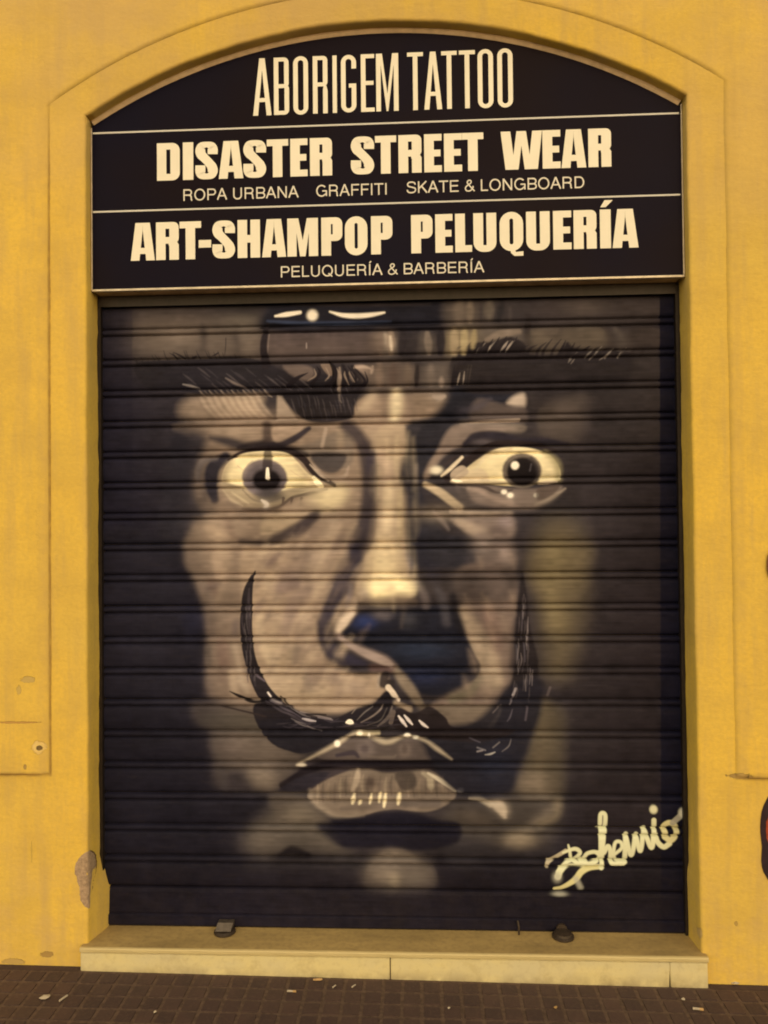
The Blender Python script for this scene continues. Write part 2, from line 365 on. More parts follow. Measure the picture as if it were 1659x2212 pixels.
    for k in range(9):
        x = 600+k*75
        stroke('C', [(x, 560, 26), (x+25, 520, 22), (x+60, 480+k*6, 4)], (50, 40, 38), .8, 6)
    for x in (-190, -150, -128):
        stroke('C', [(x, 780, 4), (x+8, 720, 10), (x+22, 640, 4)], (84, 70, 58), .45, 9)
    shape('C', [(420, 1000), (540, 930), (700, 870), (800, 880), (780, 1000), (740, 1200), (640, 1235), (430, 1170)], (88, 73, 61), .9, 26)
    stroke('C', [(430, 985, 20), (560, 970, 50), (760, 900, 40)], (104, 86, 70), .6, 20)
    shape('C', [(170, 940), (220, 880), (300, 860), (300, 960)], (168, 144, 118), .9, 26)
    shape('C', [(-60, 900), (160, 950), (300, 970), (300, 1080), (-100, 1060)], (92, 76, 66), .85, 24)
    stroke('C', [(-200, 1000, 40), (-60, 960, 60), (40, 900, 20)], (74, 64, 68), .6, 26)
    stroke('C', [(-190, 1090, 14), (0, 1078, 26), (260, 1062, 20)], (178, 152, 124), .75, 10)
    shape('C', [(-260, 1110), (260, 1090), (280, 1160), (0, 1150), (-180, 1180), (-260, 1250)], (104, 88, 72), .85, 20)
    blob('C', 110, 1120, 110, 25, (132, 112, 92), .7)

    soften(780, 790, 1010, 920, 6, 20); soften(1160, 840, 1400, 960, 13, 30)
    # ---------------- eye sockets and cheeks
    shape('P', [(430, 910), (560, 900), (800, 900), (800, 1220), (745, 1330), (640, 1370), (560, 1520), (460, 1500), (440, 1330), (415, 1200), (400, 1120), (420, 1000)], (134, 109, 84), .9, 30)
    shape('D', [(-60, 150), (120, 60), (260, 110), (200, 300), (150, 520), (240, 760), (150, 800), (60, 1100), (-120, 1100)], (46, 41, 45), .9, 60)
    shape('D', [(230, 780), (420, 760), (560, 800), (560, 1060), (520, 1200), (300, 1340), (100, 1200), (40, 1040)], (128, 105, 81), .9, 36)
    stroke('D', [(300, 860, 80), (420, 1000, 110), (430, 1200, 90)], (160, 131, 98), .7, 50)
    stroke('D', [(430, 800, 60), (470, 900, 50), (560, 1000, 30)], (108, 82, 66), .6, 30); stroke('D', [(180, 1040, 60), (200, 1200, 90)], (104, 88, 66), .6, 40)
    stroke('D', [(1400, 1050, 90), (1260, 1200, 90), (1180, 1340, 70)], (166, 138, 104), .55, 50)
    stroke('D', [(1300, 880, 90), (1220, 1060, 90), (1060, 1240, 80)], (158, 130, 100), .6, 50)
    stroke('D', [(900, 1060, 40), (800, 1130, 50), (760, 1200, 40)], (104, 80, 68), .6, 26)
    stroke('D', [(1330, 1000, 40), (1180, 1180, 40), (1080, 1330, 40)], (108, 86, 72), .5, 34)
    stroke('D', [(1480, 900, 50), (1400, 1130, 60), (1300, 1340, 60)], (104, 86, 74), .5, 40)
    # light by the nose side, and dark edge of nose
    blob('D', 1310, 600, 130, 80, (192, 166, 116), .95, -.5, 1.6)
    shape('D', [(1150, 140), (1330, 60), (1470, 60), (1480, 260), (1420, 360), (1240, 330), (1060, 240), (1000, 190)], (112, 94, 76), .9, 24)
    stroke('D', [(1250, 40, 30), (1220, 180, 26)], (160, 134, 108), .7, 16); stroke('D', [(1370, 40, 60), (1370, 170, 60)], (138, 114, 86), .6, 30)
    shape('D', [(1130, 240), (1400, 240), (1400, 330), (1320, 400), (1200, 370)], (64, 55, 52), .9, 20)
    stroke('D', [(1130, 320, 16), (1250, 430, 30), (1400, 430, 30), (1440, 350, 14)], (150, 126, 102), .7, 16)
    stroke('D', [(1420, 0, 110), (1530, 110, 110), (1590, 300, 110), (1600, 560, 100), (1560, 860, 110), (1500, 1120, 120), (1420, 1340, 130)], (66, 54, 52), .95, 36)
    stroke('D', [(1510, 860, 50), (1520, 1000, 50)], (96, 80, 66), .5, 30)
    # crease over left eye
    stroke('D', [(300, 110, 30), (440, 140, 80), (620, 190, 80), (760, 160, 90)], (48, 41, 44), .9, 34)
    stroke('D', [(330, 50, 50), (500, 60, 70), (640, 80, 40)], (142, 117, 90), .7, 30)
    stroke('D', [(760, 0, 70), (770, 140, 80)], (66, 50, 44), .8, 26)
    stroke('D', [(780, 185, 70), (880, 155, 75), (1000, 105, 60), (1110, 30, 40)], (50, 41, 46), .95, 14)
    shape('D', [(820, 20), (1060, 20), (940, 110), (830, 140)], (150, 122, 94), .8, 16)
    # the white of the left eye
    stroke('D', [(420, 270, 90), (320, 360, 120), (300, 500, 110), (330, 620, 70)], (42, 37, 44), .97, 20)
    stroke('D', [(340, 280, 26), (240, 300, 55), (195, 380, 55), (190, 470, 30)], (112, 96, 84), .85, 22)
    shape('D', [(385, 450), (430, 330), (540, 250), (650, 222), (800, 212), (920, 228), (1010, 300), (1100, 400), (1230, 500), (1110, 545), (900, 640), (760, 668), (640, 650), (480, 590), (400, 530)], (214, 188, 130), 1, 9)
    shape('D', [(385, 470), (500, 500), (640, 540), (800, 560), (1000, 520), (1220, 515), (1000, 590), (860, 680), (700, 690), (600, 690), (480, 620), (400, 560)], (136, 114, 84), .9, 14)
    stroke('D', [(400, 540, 10), (470, 620, 22), (560, 670, 12)], (178, 154, 116), .7, 10); stroke('D', [(470, 560, 10), (560, 620, 18), (610, 650, 10)], (196, 170, 124), .6, 10)
    stroke('D', [(470, 290, 30), (410, 400, 60), (410, 520, 60), (480, 610, 40)], (150, 126, 92), .75, 40)
    stroke('D', [(1010, 330, 30), (1100, 440, 50), (1180, 500, 40)], (176, 148, 108), .7, 36); stroke('D', [(620, 240, 20), (800, 232, 24), (960, 262, 20)], (168, 142, 98), .6, 18)
    stroke('D', [(520, 340, 8), (570, 380, 5)], (178, 140, 100), .5, 6); stroke('D', [(960, 380, 6), (1040, 430, 8), (1100, 440, 4)], (186, 150, 108), .5, 6)
    disc('D', 742, 440, 188, 156, (116, 98, 88), 1, 14)
    disc('D', 750, 450, 165, 138, (90, 77, 76), .8, 30)
    disc('D', 758, 458, 118, 92, (36, 28, 29), 1, 22)
    shape('D', [(740, 215), (800, 215), (800, 400), (730, 400)], (52, 40, 38), .75, 12)
    blob('D', 790, 590, 120, 60, (62, 54, 50), .8, 0, 2)
    stroke('D', [(560, 540, 10), (650, 620, 14), (760, 640, 14), (900, 600, 10)], (84, 68, 56), .6, 10)
    stroke('D', [(640, 300, 14), (600, 350, 14), (570, 430, 12)], (130, 110, 92), .5, 14)
    stroke('D', [(768, 365, 24), (768, 440, 36)], WHT, .98, 6)
    # lids
    stroke('D', [(440, 290, 16), (560, 225, 26), (740, 195, 44), (930, 210, 50), (1060, 280, 56), (1160, 400, 50), (1320, 500, 30)], (46, 33, 32), .97, 9)
    stroke('D', [(1120, 330, 10), (1200, 410, 22), (1270, 460, 14)], (172, 146, 118), .8, 8)
    stroke('D', [(1150, 440, 30), (1190, 490, 50), (1220, 510, 20)], (238, 214, 160), .95, 9)
    stroke('D', [(720, 625, 16), (760, 660, 40), (740, 690, 16)], (200, 178, 150), .9, 8)
    stroke('D', [(560, 700, 18), (700, 705, 26), (860, 680, 24), (980, 600, 24), (1150, 565, 26), (1260, 535, 16)], (70, 52, 44), .9, 9)
    for x in (900, 970, 1050): stroke('D', [(x, 610, 26), (x-8, 660, 12)], (70, 52, 44), .9, 7)
    shape('D', [(900, 680), (1000, 640), (1150, 600), (1200, 700), (1100, 760), (900, 740)], (150, 124, 96), .8, 16)
    stroke('D', [(740, 760, 30), (900, 748, 40), (1100, 740, 30)], (160, 134, 98), .6, 20)
    shape('D', [(735, 780), (1040, 780), (960, 870), (840, 930), (735, 940)], (152, 126, 92), .9, 18)
    stroke('D', [(560, 960, 20), (740, 965, 60), (900, 925, 90), (1050, 850, 95), (1170, 740, 60)], (62, 49, 48), .92, 26)
    stroke('D', [(440, 640, 24), (540, 720, 40), (600, 780, 30)], (112, 92, 74), .7, 20)

    # ---------------- right eye
    shape('E', [(230, 0), (560, -20), (480, 160), (370, 350), (340, 480), (420, 640), (520, 800), (760, 850), (760, 1200), (260, 1200), (240, 700), (210, 400)], (45, 41, 45), .96, 26)
    shape('E', [(560, 20), (760, 0), (1040, 30), (760, 70), (640, 150), (560, 190), (480, 260), (400, 380), (360, 380), (440, 220)], (122, 101, 84), .9, 22)
    stroke('E', [(480, 200, 30), (420, 290, 50), (380, 370, 40)], (130, 106, 84), .7, 24)
    stroke('E', [(300, 300, 30), (300, 430, 20)], (96, 82, 78), .7, 16)
    blob('E', 450, 335, 45, 30, (220, 198, 156), .9, 0, 1.6)
    stroke('E', [(660, 140, 30), (740, 80, 50), (900, 80, 60), (1060, 120, 50), (1250, 120, 50), (1420, 140, 20)], (46, 39, 45), .95, 16)
    blob('E', 790, 130, 70, 22, (96, 82, 80), .8, 0, 1.5)
    stroke('E', [(510, 300, 10), (570, 250, 16), (640, 215, 8)], (60, 46, 42), .8, 7)
    stroke('E', [(490, 375, 16), (560, 320, 30), (640, 240, 22)], (206, 180, 138), .9, 9)
    shape('E', [(560, 405), (640, 345), (740, 270), (850, 200), (960, 165), (1100, 165), (1250, 205), (1330, 270), (1365, 350), (1350, 410), (1200, 430), (1000, 450), (800, 432), (640, 432)], (214, 188, 130), 1, 9)
    shape('E', [(560, 405), (700, 330), (800, 330), (840, 420), (700, 432), (600, 432)], (196, 168, 124), .8, 16)
    stroke('E', [(1260, 210, 40), (1340, 290, 50), (1350, 400, 40)], (150, 132, 84), .8, 30)
    stroke('E', [(700, 310, 20), (860, 205, 24), (1000, 178, 20)], (170, 142, 100), .6, 20); stroke('E', [(640, 420, 16), (820, 418, 24), (960, 430, 16)], (168, 142, 106), .6, 16)
    stroke('E', [(800, 250, 20), (740, 330, 20)], (206, 182, 136), .5, 14)
    stroke('E', [(530, 400, 44), (620, 320, 54), (740, 220, 60), (860, 150, 46), (1000, 130, 34), (1200, 150, 36), (1330, 190, 18)], (50, 38, 36), .97, 9)
    shape('E', [(560, 350), (640, 300), (690, 345), (640, 390), (570, 410)], (176, 150, 118), .85, 9)
    stroke('E', [(575, 405, 18), (610, 415, 24), (640, 420, 10)], (228, 206, 160), .9, 7)
    disc('E', 1082, 338, 146, 130, (104, 88, 70), 1, 12)
    disc('E', 1088, 345, 118, 106, (38, 30, 30), 1, 16)
    stroke('E', [(1150, 250, 30), (1195, 330, 24), (1190, 420, 20)], (60, 50, 46), .6, 14)
    stroke('E', [(1150, 290, 10), (1140, 340, 10)], (88, 78, 76), .7, 8)
    blob('E', 1030, 300, 30, 30, WHT, 1, 0, 3)
    # lower lid right
    shape('E', [(600, 440), (820, 440), (1000, 470), (1200, 470), (1380, 450), (1300, 560), (1180, 620), (980, 620), (800, 600), (650, 560)], (118, 98, 82), .9, 16)
    stroke('E', [(620, 445, 16), (800, 460, 26), (900, 500, 16), (1010, 480, 10)], (66, 52, 46), .8, 8)
    shape('E', [(440, 470), (640, 450), (720, 560), (850, 610), (640, 610), (520, 540)], (74, 63, 58), .85, 22)
    stroke('E', [(690, 470, 30), (780, 490, 40), (870, 540, 40), (1000, 580, 50)], (144, 119, 98), .8, 16)
    blob('E', 950, 495, 22, 18, (240, 222, 190), .95, 0, 2); blob('E', 995, 520, 24, 20, (240, 222, 190), .95, 0, 2); blob('E', 1188, 520, 20, 16, (200, 182, 150), .9, 0, 2)
    stroke('E', [(1210, 430, 16), (1270, 425, 24), (1340, 420, 10)], (190, 164, 130), .8, 8)
    stroke('E', [(1180, 590, 16), (1290, 545, 36), (1400, 470, 12)], (152, 130, 104), .85, 12)
    shape('E', [(1200, 470), (1360, 440), (1300, 520), (1200, 560)], (86, 68, 56), .8, 12)
    stroke('E', [(370, 440, 40), (480, 500, 60), (620, 610, 60)], (168, 142, 104), .9, 16)
    stroke('E', [(430, 640, 20), (490, 700, 40), (540, 770, 16)], (116, 98, 86), .7, 18)
    stroke('E', [(560, 640, 30), (760, 655, 40), (1000, 650, 24)], (176, 148, 116), .65, 12)
    shape('E', [(560, 690), (820, 680), (1010, 680), (1010, 830), (800, 830), (680, 790)], (120, 99, 83), .9, 22)
    stroke('E', [(610, 710, 40), (720, 770, 80), (820, 790, 50)], (162, 136, 106), .7, 28); blob('E', 960, 715, 50, 40, (136, 114, 106), .7)
    stroke('E', [(780, 820, 50), (900, 770, 50), (960, 800, 30)], (82, 64, 58), .6, 24)
    shape('E', [(800, 880), (1010, 860), (1010, 1190), (800, 1190)], (92, 76, 66), .8, 40)
    blob('E', 950, 960, 70, 70, (140, 116, 98), .8)
    shape('E', [(1190, 640), (1400, 520), (1500, 640), (1560, 800), (1300, 860), (1180, 840)], (52, 45, 44), .9, 30)
    shape('E', [(1180, 920), (1560, 900), (1540, 1060), (1500, 1200), (1180, 1200)], (104, 86, 56), .9, 90)
    stroke('H', [(580, -60, 330), (590, 200, 330), (600, 450, 300), (580, 700, 230), (560, 900, 160)], (100, 83, 54), .8, 150)
    stroke('H', [(540, 20, 160), (500, 300, 120), (540, 560, 140)], (122, 102, 62), .6, 90)
    # ---------------- nose bridge
    shape('E', [(-30, 150), (60, 0), (200, 0), (230, 160), (180, 380), (220, 520), (230, 800), (240, 1000), (290, 1190), (-120, 1190), (-20, 1000), (10, 600), (-20, 330)], (150, 124, 92), .97, 22)
    stroke('E', [(90, 440, 100), (90, 700, 120), (60, 1000, 130), (40, 1190, 150)], (172, 144, 106), .65, 50)
    stroke('E', [(40, 230, 70), (100, 330, 90), (70, 420, 60)], (160, 130, 102), .7, 34); stroke('E', [(180, 480, 30), (190, 700, 40), (180, 850, 30)], (128, 106, 68), .6, 20)
    stroke('E', [(130, 880, 40), (150, 1000, 60), (230, 1150, 60)], (116, 94, 84), .55, 30); stroke('E', [(230, 960, 40), (290, 1100, 60), (310, 1180, 60)], (84, 76, 86), .6, 30)
    stroke('E', [(-20, 220, 60), (-25, 320, 60), (-10, 400, 40)], (60, 52, 64), .8, 24)
    # ---------------- cheeks at the lower half
    shape('F', [(700, -40), (1130, -40), (1130, 500), (1120, 760), (1200, 1100), (1040, 1120), (900, 1120), (850, 900), (850, 600), (820, 400), (760, 200)], (124, 101, 79), .9, 30)
    shape('F', [(0, -60), (620, -60), (700, 150), (800, 350), (850, 600), (840, 1000), (770, 1250), (790, 1447), (0, 1447)], (37, 33, 41), .9, 34)
    blob('F', 760, 560, 90, 120, (34, 36, 60), .6)
    stroke('F', [(1000, 20, 90), (1000, 140, 60), (960, 300, 50), (940, 400, 40)], (158, 130, 98), .6, 40)
    stroke('F', [(900, 250, 70), (930, 330, 60)], (110, 84, 68), .6, 30); stroke('F', [(1080, 740, 50), (1110, 860, 30), (1130, 1000, 60), (1180, 1090, 40)], (158, 134, 104), .7, 24)
    stroke('F', [(1090, 560, 60), (1080, 640, 60)], (86, 72, 68), .6, 24); stroke('F', [(980, 760, 60), (990, 1000, 60)], (104, 80, 64), .5, 30)
    stroke('F', [(1000, 520, 80), (960, 620, 50)], (134, 110, 88), .5, 30)
    shape('G', [(-420, -60), (300, -60), (240, 180), (160, 420), (140, 640), (220, 850), (420, 960), (660, 960), (640, 1120), (400, 1240), (200, 1260), (-40, 1230), (-220, 1100), (-360, 860), (-400, 600)], (148, 121, 91), .95, 28)
    for (x0, y0, x1, y1, w, c) in ((-300, 60, -160, 160, 80, (106, 84, 70)), (-200, 260, -60, 200, 110, (108, 88, 76)), (-60, 400, 60, 300, 100, (120, 97, 84)), (-340, 560, -300, 700, 60, (180, 152, 112)),
                                (-200, 520, -160, 640, 100, (120, 98, 82)), (40, 560, 40, 700, 120, (164, 136, 106)), (-240, 760, -200, 860, 100, (172, 146, 108)), (-80, 740, -60, 850, 60, (120, 102, 80)),
                                (20, 900, 120, 1060, 70, (118, 96, 84)), (0, 980, 60, 1140, 80, (158, 132, 98)), (200, 960, 420, 1060, 90, (122, 100, 84)), (300, 1100, 480, 1040, 80, (152, 126, 98)),
                                (80, 60, -20, 200, 90, (128, 106, 88)), (200, 0, 120, 200, 70, (160, 132, 100)), (-380, 400, -370, 560, 40, (176, 146, 108)), (-100, 1120, 200, 1100, 50, (166, 140, 104))):
        stroke('G', [(x0, y0), (x1, y1)], c, .55, 44, w)
    shape('G', [(1200, 160), (1640, 160), (1640, 640), (1620, 900), (1640, 980), (1540, 1160), (1560, 1300), (1460, 1370), (1180, 1370), (1080, 1260), (1000, 1200), (1250, 1060), (1380, 900), (1260, 600)], (108, 87, 71), .95, 26)
    stroke('G', [(1250, 480, 80), (1330, 600, 130), (1420, 800, 160), (1500, 1000, 130)], (144, 120, 90), .8, 30)
    stroke('G', [(1450, 500, 110), (1500, 640, 100), (1520, 760, 60)], (112, 82, 68), .6, 40); stroke('G', [(1380, 1000, 60), (1300, 1100, 80), (1180, 1150, 80)], (96, 88, 62), .6, 34)
    shape('G', [(1060, 1210), (1540, 1200), (1560, 1260), (1470, 1360), (1190, 1365), (1120, 1290)], (108, 90, 70), .9, 10)
    stroke('G', [(1545, 1210, 20), (1530, 1280, 36), (1460, 1365, 26)], (176, 150, 118), .85, 12)
    shape('G', [(860, 150), (1230, 150), (1640, 160), (1600, 380), (1240, 420), (1180, 640), (1080, 400), (920, 300)], (62, 51, 46), .85, 34)
    stroke('G', [(1420, 60, 120), (1500, 240, 160), (1560, 380, 120)], (98, 80, 68), .6, 60)
    soften(380, 1090, 760, 1520, 4, 40); soften(1000, 1080, 1300, 1500, 4, 30); soften(800, 930, 900, 1200, 4, 20)
    # ---------------- nose
    shape('G', [(540, -20), (780, -20), (830, 160), (880, 300), (840, 380), (660, 420), (470, 390), (430, 280), (470, 130)], (152, 126, 92), .95, 30)
    stroke('G', [(660, -10, 180), (650, 160, 260), (660, 250, 300)], (190, 161, 112), .7, 60)
    stroke('G', [(560, 290, 90), (640, 320, 130), (740, 280, 110), (830, 300, 70)], (226, 198, 134), .8, 60)
    blob('G', 610, 350, 60, 50, (226, 196, 128), .8); blob('G', 730, 370, 90, 34, (112, 88, 66), .7); blob('G', 500, 330, 40, 50, (120, 104, 92), .6)
    stroke('G', [(420, -20, 90), (430, 130, 80), (330, 220, 90), (290, 330, 120), (240, 430, 110), (190, 560, 90), (200, 680, 90), (270, 800, 110), (400, 850, 80), (500, 880, 40)], (50, 44, 56), .95, 30)
    stroke('G', [(390, 280, 30), (380, 360, 40), (360, 420, 30)], (112, 96, 90), .7, 20)
    stroke('G', [(400, 480, 60), (330, 560, 80), (290, 620, 50)], (184, 156, 122), .9, 24); stroke('G', [(430, 400, 30), (400, 470, 50)], (160, 134, 104), .6, 20)
    stroke('G', [(480, 390, 60), (700, 400, 70), (880, 400, 50)], (96, 78, 62), .8, 24)
    shape('G', [(330, 640), (400, 560), (460, 480), (640, 480), (900, 450), (1080, 430), (1200, 470), (1270, 640), (1340, 800), (1390, 900), (1340, 1000), (1200, 1060), (1060, 1120), (920, 1100), (840, 1010), (760, 920), (690, 850), (560, 790), (430, 730)], (33, 32, 41), .98, 16)
    blob('G', 500, 560, 90, 50, (38, 50, 92), .75, 0, 1.3); blob('G', 920, 780, 240, 70, (38, 46, 62), .7, 0, 1.2); blob('G', 960, 980, 160, 60, (34, 40, 66), .7)
    blob('G', 640, 500, 80, 40, (88, 76, 72), .8, 0, 1.4); blob('G', 840, 540, 60, 60, (62, 58, 58), .6)
    stroke('G', [(900, 240, 30), (960, 360, 60), (970, 430, 50)], (104, 88, 80), .75, 26); stroke('G', [(1060, 300, 40), (1110, 420, 60), (1130, 560, 60)], (74, 66, 66), .75, 34)
    stroke('G', [(1180, 360, 60), (1200, 480, 70), (1240, 620, 60)], (34, 30, 34), .8, 30)
    stroke('G', [(290, 660, 50), (360, 720, 50), (500, 790, 70), (640, 850, 80), (720, 900, 50)], (132, 108, 92), .92, 20)
    stroke('G', [(470, 780, 30), (600, 830, 40)], (164, 138, 118), .6, 18)
    stroke('G', [(730, 920, 50), (790, 1000, 80), (860, 1090, 80), (920, 1180, 50)], (124, 104, 80), .92, 18)
    stroke('G', [(560, 910, 60), (700, 920, 60)], (92, 66, 56), .8, 22)
    soften(690, 1180, 1010, 1500, 2.5, 20)
    # philtrum
    stroke('G', [(660, 960, 60), (640, 1020, 80), (700, 1030, 60)], (50, 40, 38), .92, 14)
    stroke('G', [(610, 960, 24), (600, 1060, 20)], (150, 128, 104), .6, 12)
    stroke('G', [(680, 1060, 46), (720, 1110, 44), (760, 1160, 20)], (206, 180, 146), .92, 8)
    stroke('G', [(740, 1180, 40), (840, 1230, 50)], (150, 124, 92), .7, 16); stroke('G', [(880, 1150, 50), (960, 1230, 60), (1040, 1300, 60)], (98, 80, 60), .7, 24)

    # ---------------- jaw, chin
    shape('I', [(780, -80), (1300, 0), (1400, 200), (1620, 320), (1500, 500), (1360, 600), (1200, 590), (960, 580), (900, 400), (900, 200), (800, 120)], (84, 70, 58), .9, 60)
    stroke('I', [(860, 60, 110), (1100, 80, 160), (1300, 120, 80)], (80, 70, 56), .7, 50); stroke('I', [(1100, 250, 140), (1360, 280, 140)], (106, 88, 72), .7, 60)
    shape('I', [(1060, 440), (1180, 470), (1230, 560), (1180, 600), (1000, 560)], (52, 44, 46), .7, 34)
    stroke('I', [(1240, 480, 120), (1340, 560, 80)], (112, 94, 74), .7, 40)
    shape('I', [(0, 100), (780, 100), (900, 300), (900, 600), (1380, 640), (1400, 740), (1200, 860), (1170, 1000), (1160, 1200), (0, 1700)], (33, 29, 37), .85, 40)
    shape('I', [(1180, 930), (1280, 800), (1420, 690), (1620, 680), (1900, 900), (1950, 1120), (1700, 1100), (1400, 1130), (1200, 1080)], (80, 69, 58), .9, 100)
    blob('I', 1330, 1000, 170, 90, (112, 96, 78), .6); blob('I', 1550, 780, 130, 80, (96, 82, 66), .6)
    shape('I', [(1360, 1100), (1480, 1050), (1660, 1090), (1640, 1150), (1420, 1150)], (36, 28, 26), .85, 20)
    stroke('J', [(-200, 1200, 60), (200, 1180, 110), (700, 1200, 120), (700, 1340, 60)], (56, 49, 45), .7, 60)
    shape('J', [(700, 1340), (720, 1200), (780, 1100), (900, 1050), (1040, 1080), (1160, 1150), (1230, 1220), (1220, 1350), (1000, 1380), (800, 1370)], (100, 84, 67), .9, 70)
    blob('J', 830, 1270, 110, 70, (156, 132, 102), .8); blob('J', 1080, 1290, 110, 60, (140, 120, 96), .7); blob('J', 920, 1300, 60, 60, (176, 150, 112), .8); blob('J', 1190, 1300, 40, 40, (112, 94, 82), .7)
    stroke('J', [(950, 1380, 60), (950, 1500, 80), (940, 1660, 60)], (62, 50, 44), .7, 40)
    shape('J', [(1250, 1100), (1659, 1100), (1659, 1700), (1250, 1700)], (32, 26, 32), .8, 40)
    # jaw right
    shape('K', [(300, -80), (480, -60), (620, 0), (610, 300), (600, 620), (580, 860), (500, 1000), (300, 1080), (60, 1080), (-200, 1000), (-330, 860), (-250, 700), (60, 680), (240, 560), (330, 300)], (66, 56, 47), .9, 90)
    stroke('K', [(480, 0, 100), (480, 250, 120), (420, 400, 100)], (68, 58, 46), .8, 60); stroke('K', [(380, 500, 90), (330, 590, 120), (480, 600, 100)], (104, 88, 70), .8, 50)
    stroke('K', [(40, 700, 30), (130, 730, 80), (150, 800, 30)], (156, 134, 104), .85, 26)
    stroke('K', [(560, 720, 50), (460, 800, 60), (360, 880, 60)], (114, 97, 76), .7, 40); stroke('K', [(200, 960, 60), (320, 950, 90), (260, 1020, 40)], (132, 112, 84), .7, 44)
    stroke('K', [(0, 830, 90), (-160, 800, 90)], (78, 64, 50), .6, 50); blob('K', 480, 620, 40, 20, (140, 118, 88), .5)
    shape('K', [(-300, 940), (0, 1000), (200, 1080), (560, 1040), (400, 1200), (0, 1220), (-300, 1160)], (54, 47, 46), .8, 50)
    shape('K', [(0, 1160), (400, 1180), (500, 1100), (1400, 1000), (1400, 1750), (0, 1750)], (34, 28, 33), .8, 60)
    soften(300, 1560, 1350, 1990, 6, 40)
    # ---------------- lips
    shape('J', [(240, 600), (170, 470), (280, 350), (480, 240), (640, 190), (860, 240), (1040, 205), (1200, 270), (1370, 370), (1470, 600), (1300, 640), (600, 640)], (58, 47, 46), .96, 12)
    shape('J', [(330, 350), (480, 250), (640, 190), (760, 215), (860, 255), (1030, 205), (1180, 255), (1330, 350), (1100, 370), (700, 365)], (88, 73, 63), .95, 9)
    blob('J', 700, 290, 70, 70, (116, 98, 86), .7, 0, 1.5); blob('J', 690, 280, 34, 34, (74, 60, 56), .8, 0, 1.5); blob('J', 1000, 290, 50, 60, (118, 98, 82), .7, 0, 1.5); blob('J', 1000, 280, 24, 36, (84, 68, 58), .8, 0, 1.5)
    stroke('J', [(480, 330, 30), (600, 310, 40), (640, 340, 24)], (54, 44, 50), .8, 12); stroke('J', [(720, 340, 18), (900, 345, 24), (930, 330, 14)], (112, 94, 78), .6, 10)
    stroke('J', [(60, 560, 60), (300, 430, 60), (560, 395, 46), (860, 400, 50), (1200, 400, 60), (1400, 430, 80), (1480, 560, 50)], (34, 26, 30), .95, 14)
    shape('J', [(30, 600), (230, 480), (420, 470), (230, 600)], (44, 38, 44), .9, 14)
    shape('J', [(250, 640), (330, 560), (460, 490), (600, 445), (720, 440), (850, 465), (1040, 455), (1180, 450), (1290, 500), (1400, 610), (1340, 700), (1200, 760), (1060, 760), (930, 745), (800, 760), (680, 795), (560, 805), (440, 790), (330, 730)], (112, 93, 73), .97, 12)
    for k in range(24):
        x = 330+k*44; y0 = 470+rngm.integers(0, 40)+(60 if k < 4 else 0)
        c = [(140, 118, 90), (82, 66, 54), (126, 104, 80), (92, 74, 60)][k % 4]
        stroke('J', [(x, y0, 8), (x-8+rngm.integers(-8, 8), y0+70, 26), (x-4, y0+150, 10)], c, .5, 10)
    stroke('J', [(640, 445, 26), (630, 520, 50), (600, 600, 26)], (158, 134, 104), .8, 16)
    shape('J', [(930, 465), (1060, 460), (1090, 560), (1010, 600), (950, 560)], (66, 54, 46), .8, 16); blob('J', 740, 540, 40, 50, (66, 50, 42), .8); 
    stroke('J', [(1140, 470, 24), (1190, 500, 50), (1200, 570, 50)], (150, 130, 98), .8, 14); stroke('J', [(1180, 470, 14), (1290, 530, 34), (1390, 605, 20)], (188, 166, 130), .9, 9)
    stroke('J', [(270, 600, 16), (290, 680, 40), (380, 750, 46), (480, 795, 30), (680, 795, 12)], (134, 114, 90), .75, 26)
    stroke('J', [(520, 740, 40), (800, 720, 50), (1000, 720, 40)], (92, 76, 62), .6, 16); stroke('J', [(1000, 700, 60), (1250, 700, 70)], (86, 72, 62), .7, 24)
    for (x, y0, y1, w) in ((603, 640, 700, 34), (655, 680, 705, 24), (737, 640, 700, 24), (808, 620, 690, 26), (846, 630, 725, 28), (955, 625, 705, 34)):
        stroke('J', [(x+6, y0, w*.5), (x, (y0+y1)/2, w), (x-6, y1, w*.5)], (214, 188, 134), .85, 12)
    blob('J', 1430, 600, 26, 20, (176, 162, 148), .9, 0, 1.8)
    stroke('J', [(1500, 660, 14), (1580, 670, 40), (1659, 710, 40)], (150, 130, 100), .8, 14)
    shape('J', [(330, 830), (560, 830), (760, 790), (930, 765), (1120, 790), (1240, 830), (1420, 860), (1400, 1000), (1100, 1060), (900, 1030), (560, 1040), (400, 960)], (33, 28, 36), .95, 24)
    shape('J', [(-40, 640), (180, 640), (330, 760), (420, 860), (160, 860), (0, 780)], (80, 67, 55), .8, 34)

    shape('B', [(-150, 830), (60, 850), (300, 850), (440, 850), (420, 960), (395, 1045), (230, 1085), (60, 1070), (-60, 980)], (41, 34, 36), .96, 14)
    for k in range(26):
        x = -90+k*20+float(rngm.uniform(-8, 8)); y = 860+float(rngm.uniform(0, 120))
        stroke('B', [(x, y, 3), (x+14, y+40, 10), (x+22, y+90, 3)], (82, 70, 66) if k % 3 else (58, 52, 56), .5, 8)
    stroke('B', [(300, 830, 20), (305, 900, 14), (320, 930, 6)], (104, 88, 74), .7, 8)
    shape('A', [(1405, 870), (1440, 880), (1560, 1060), (1400, 1065)], (150, 126, 100), .85, 16, False)
    stroke('D', [(520, 190, 20), (660, 160, 50), (820, 175, 50), (960, 190, 40), (1090, 250, 40)], (42, 33, 35), .8, 20)
    # forehead: streaks laid over the rubbed ground
    V1 = lambda x, y0, y1, w, c, a, so=16, dx=0: stroke('B', [(x, y0, w*.6), (x+dx/2, (y0+y1)/2, w), (x+dx, y1, w*.6)], c, a, so)
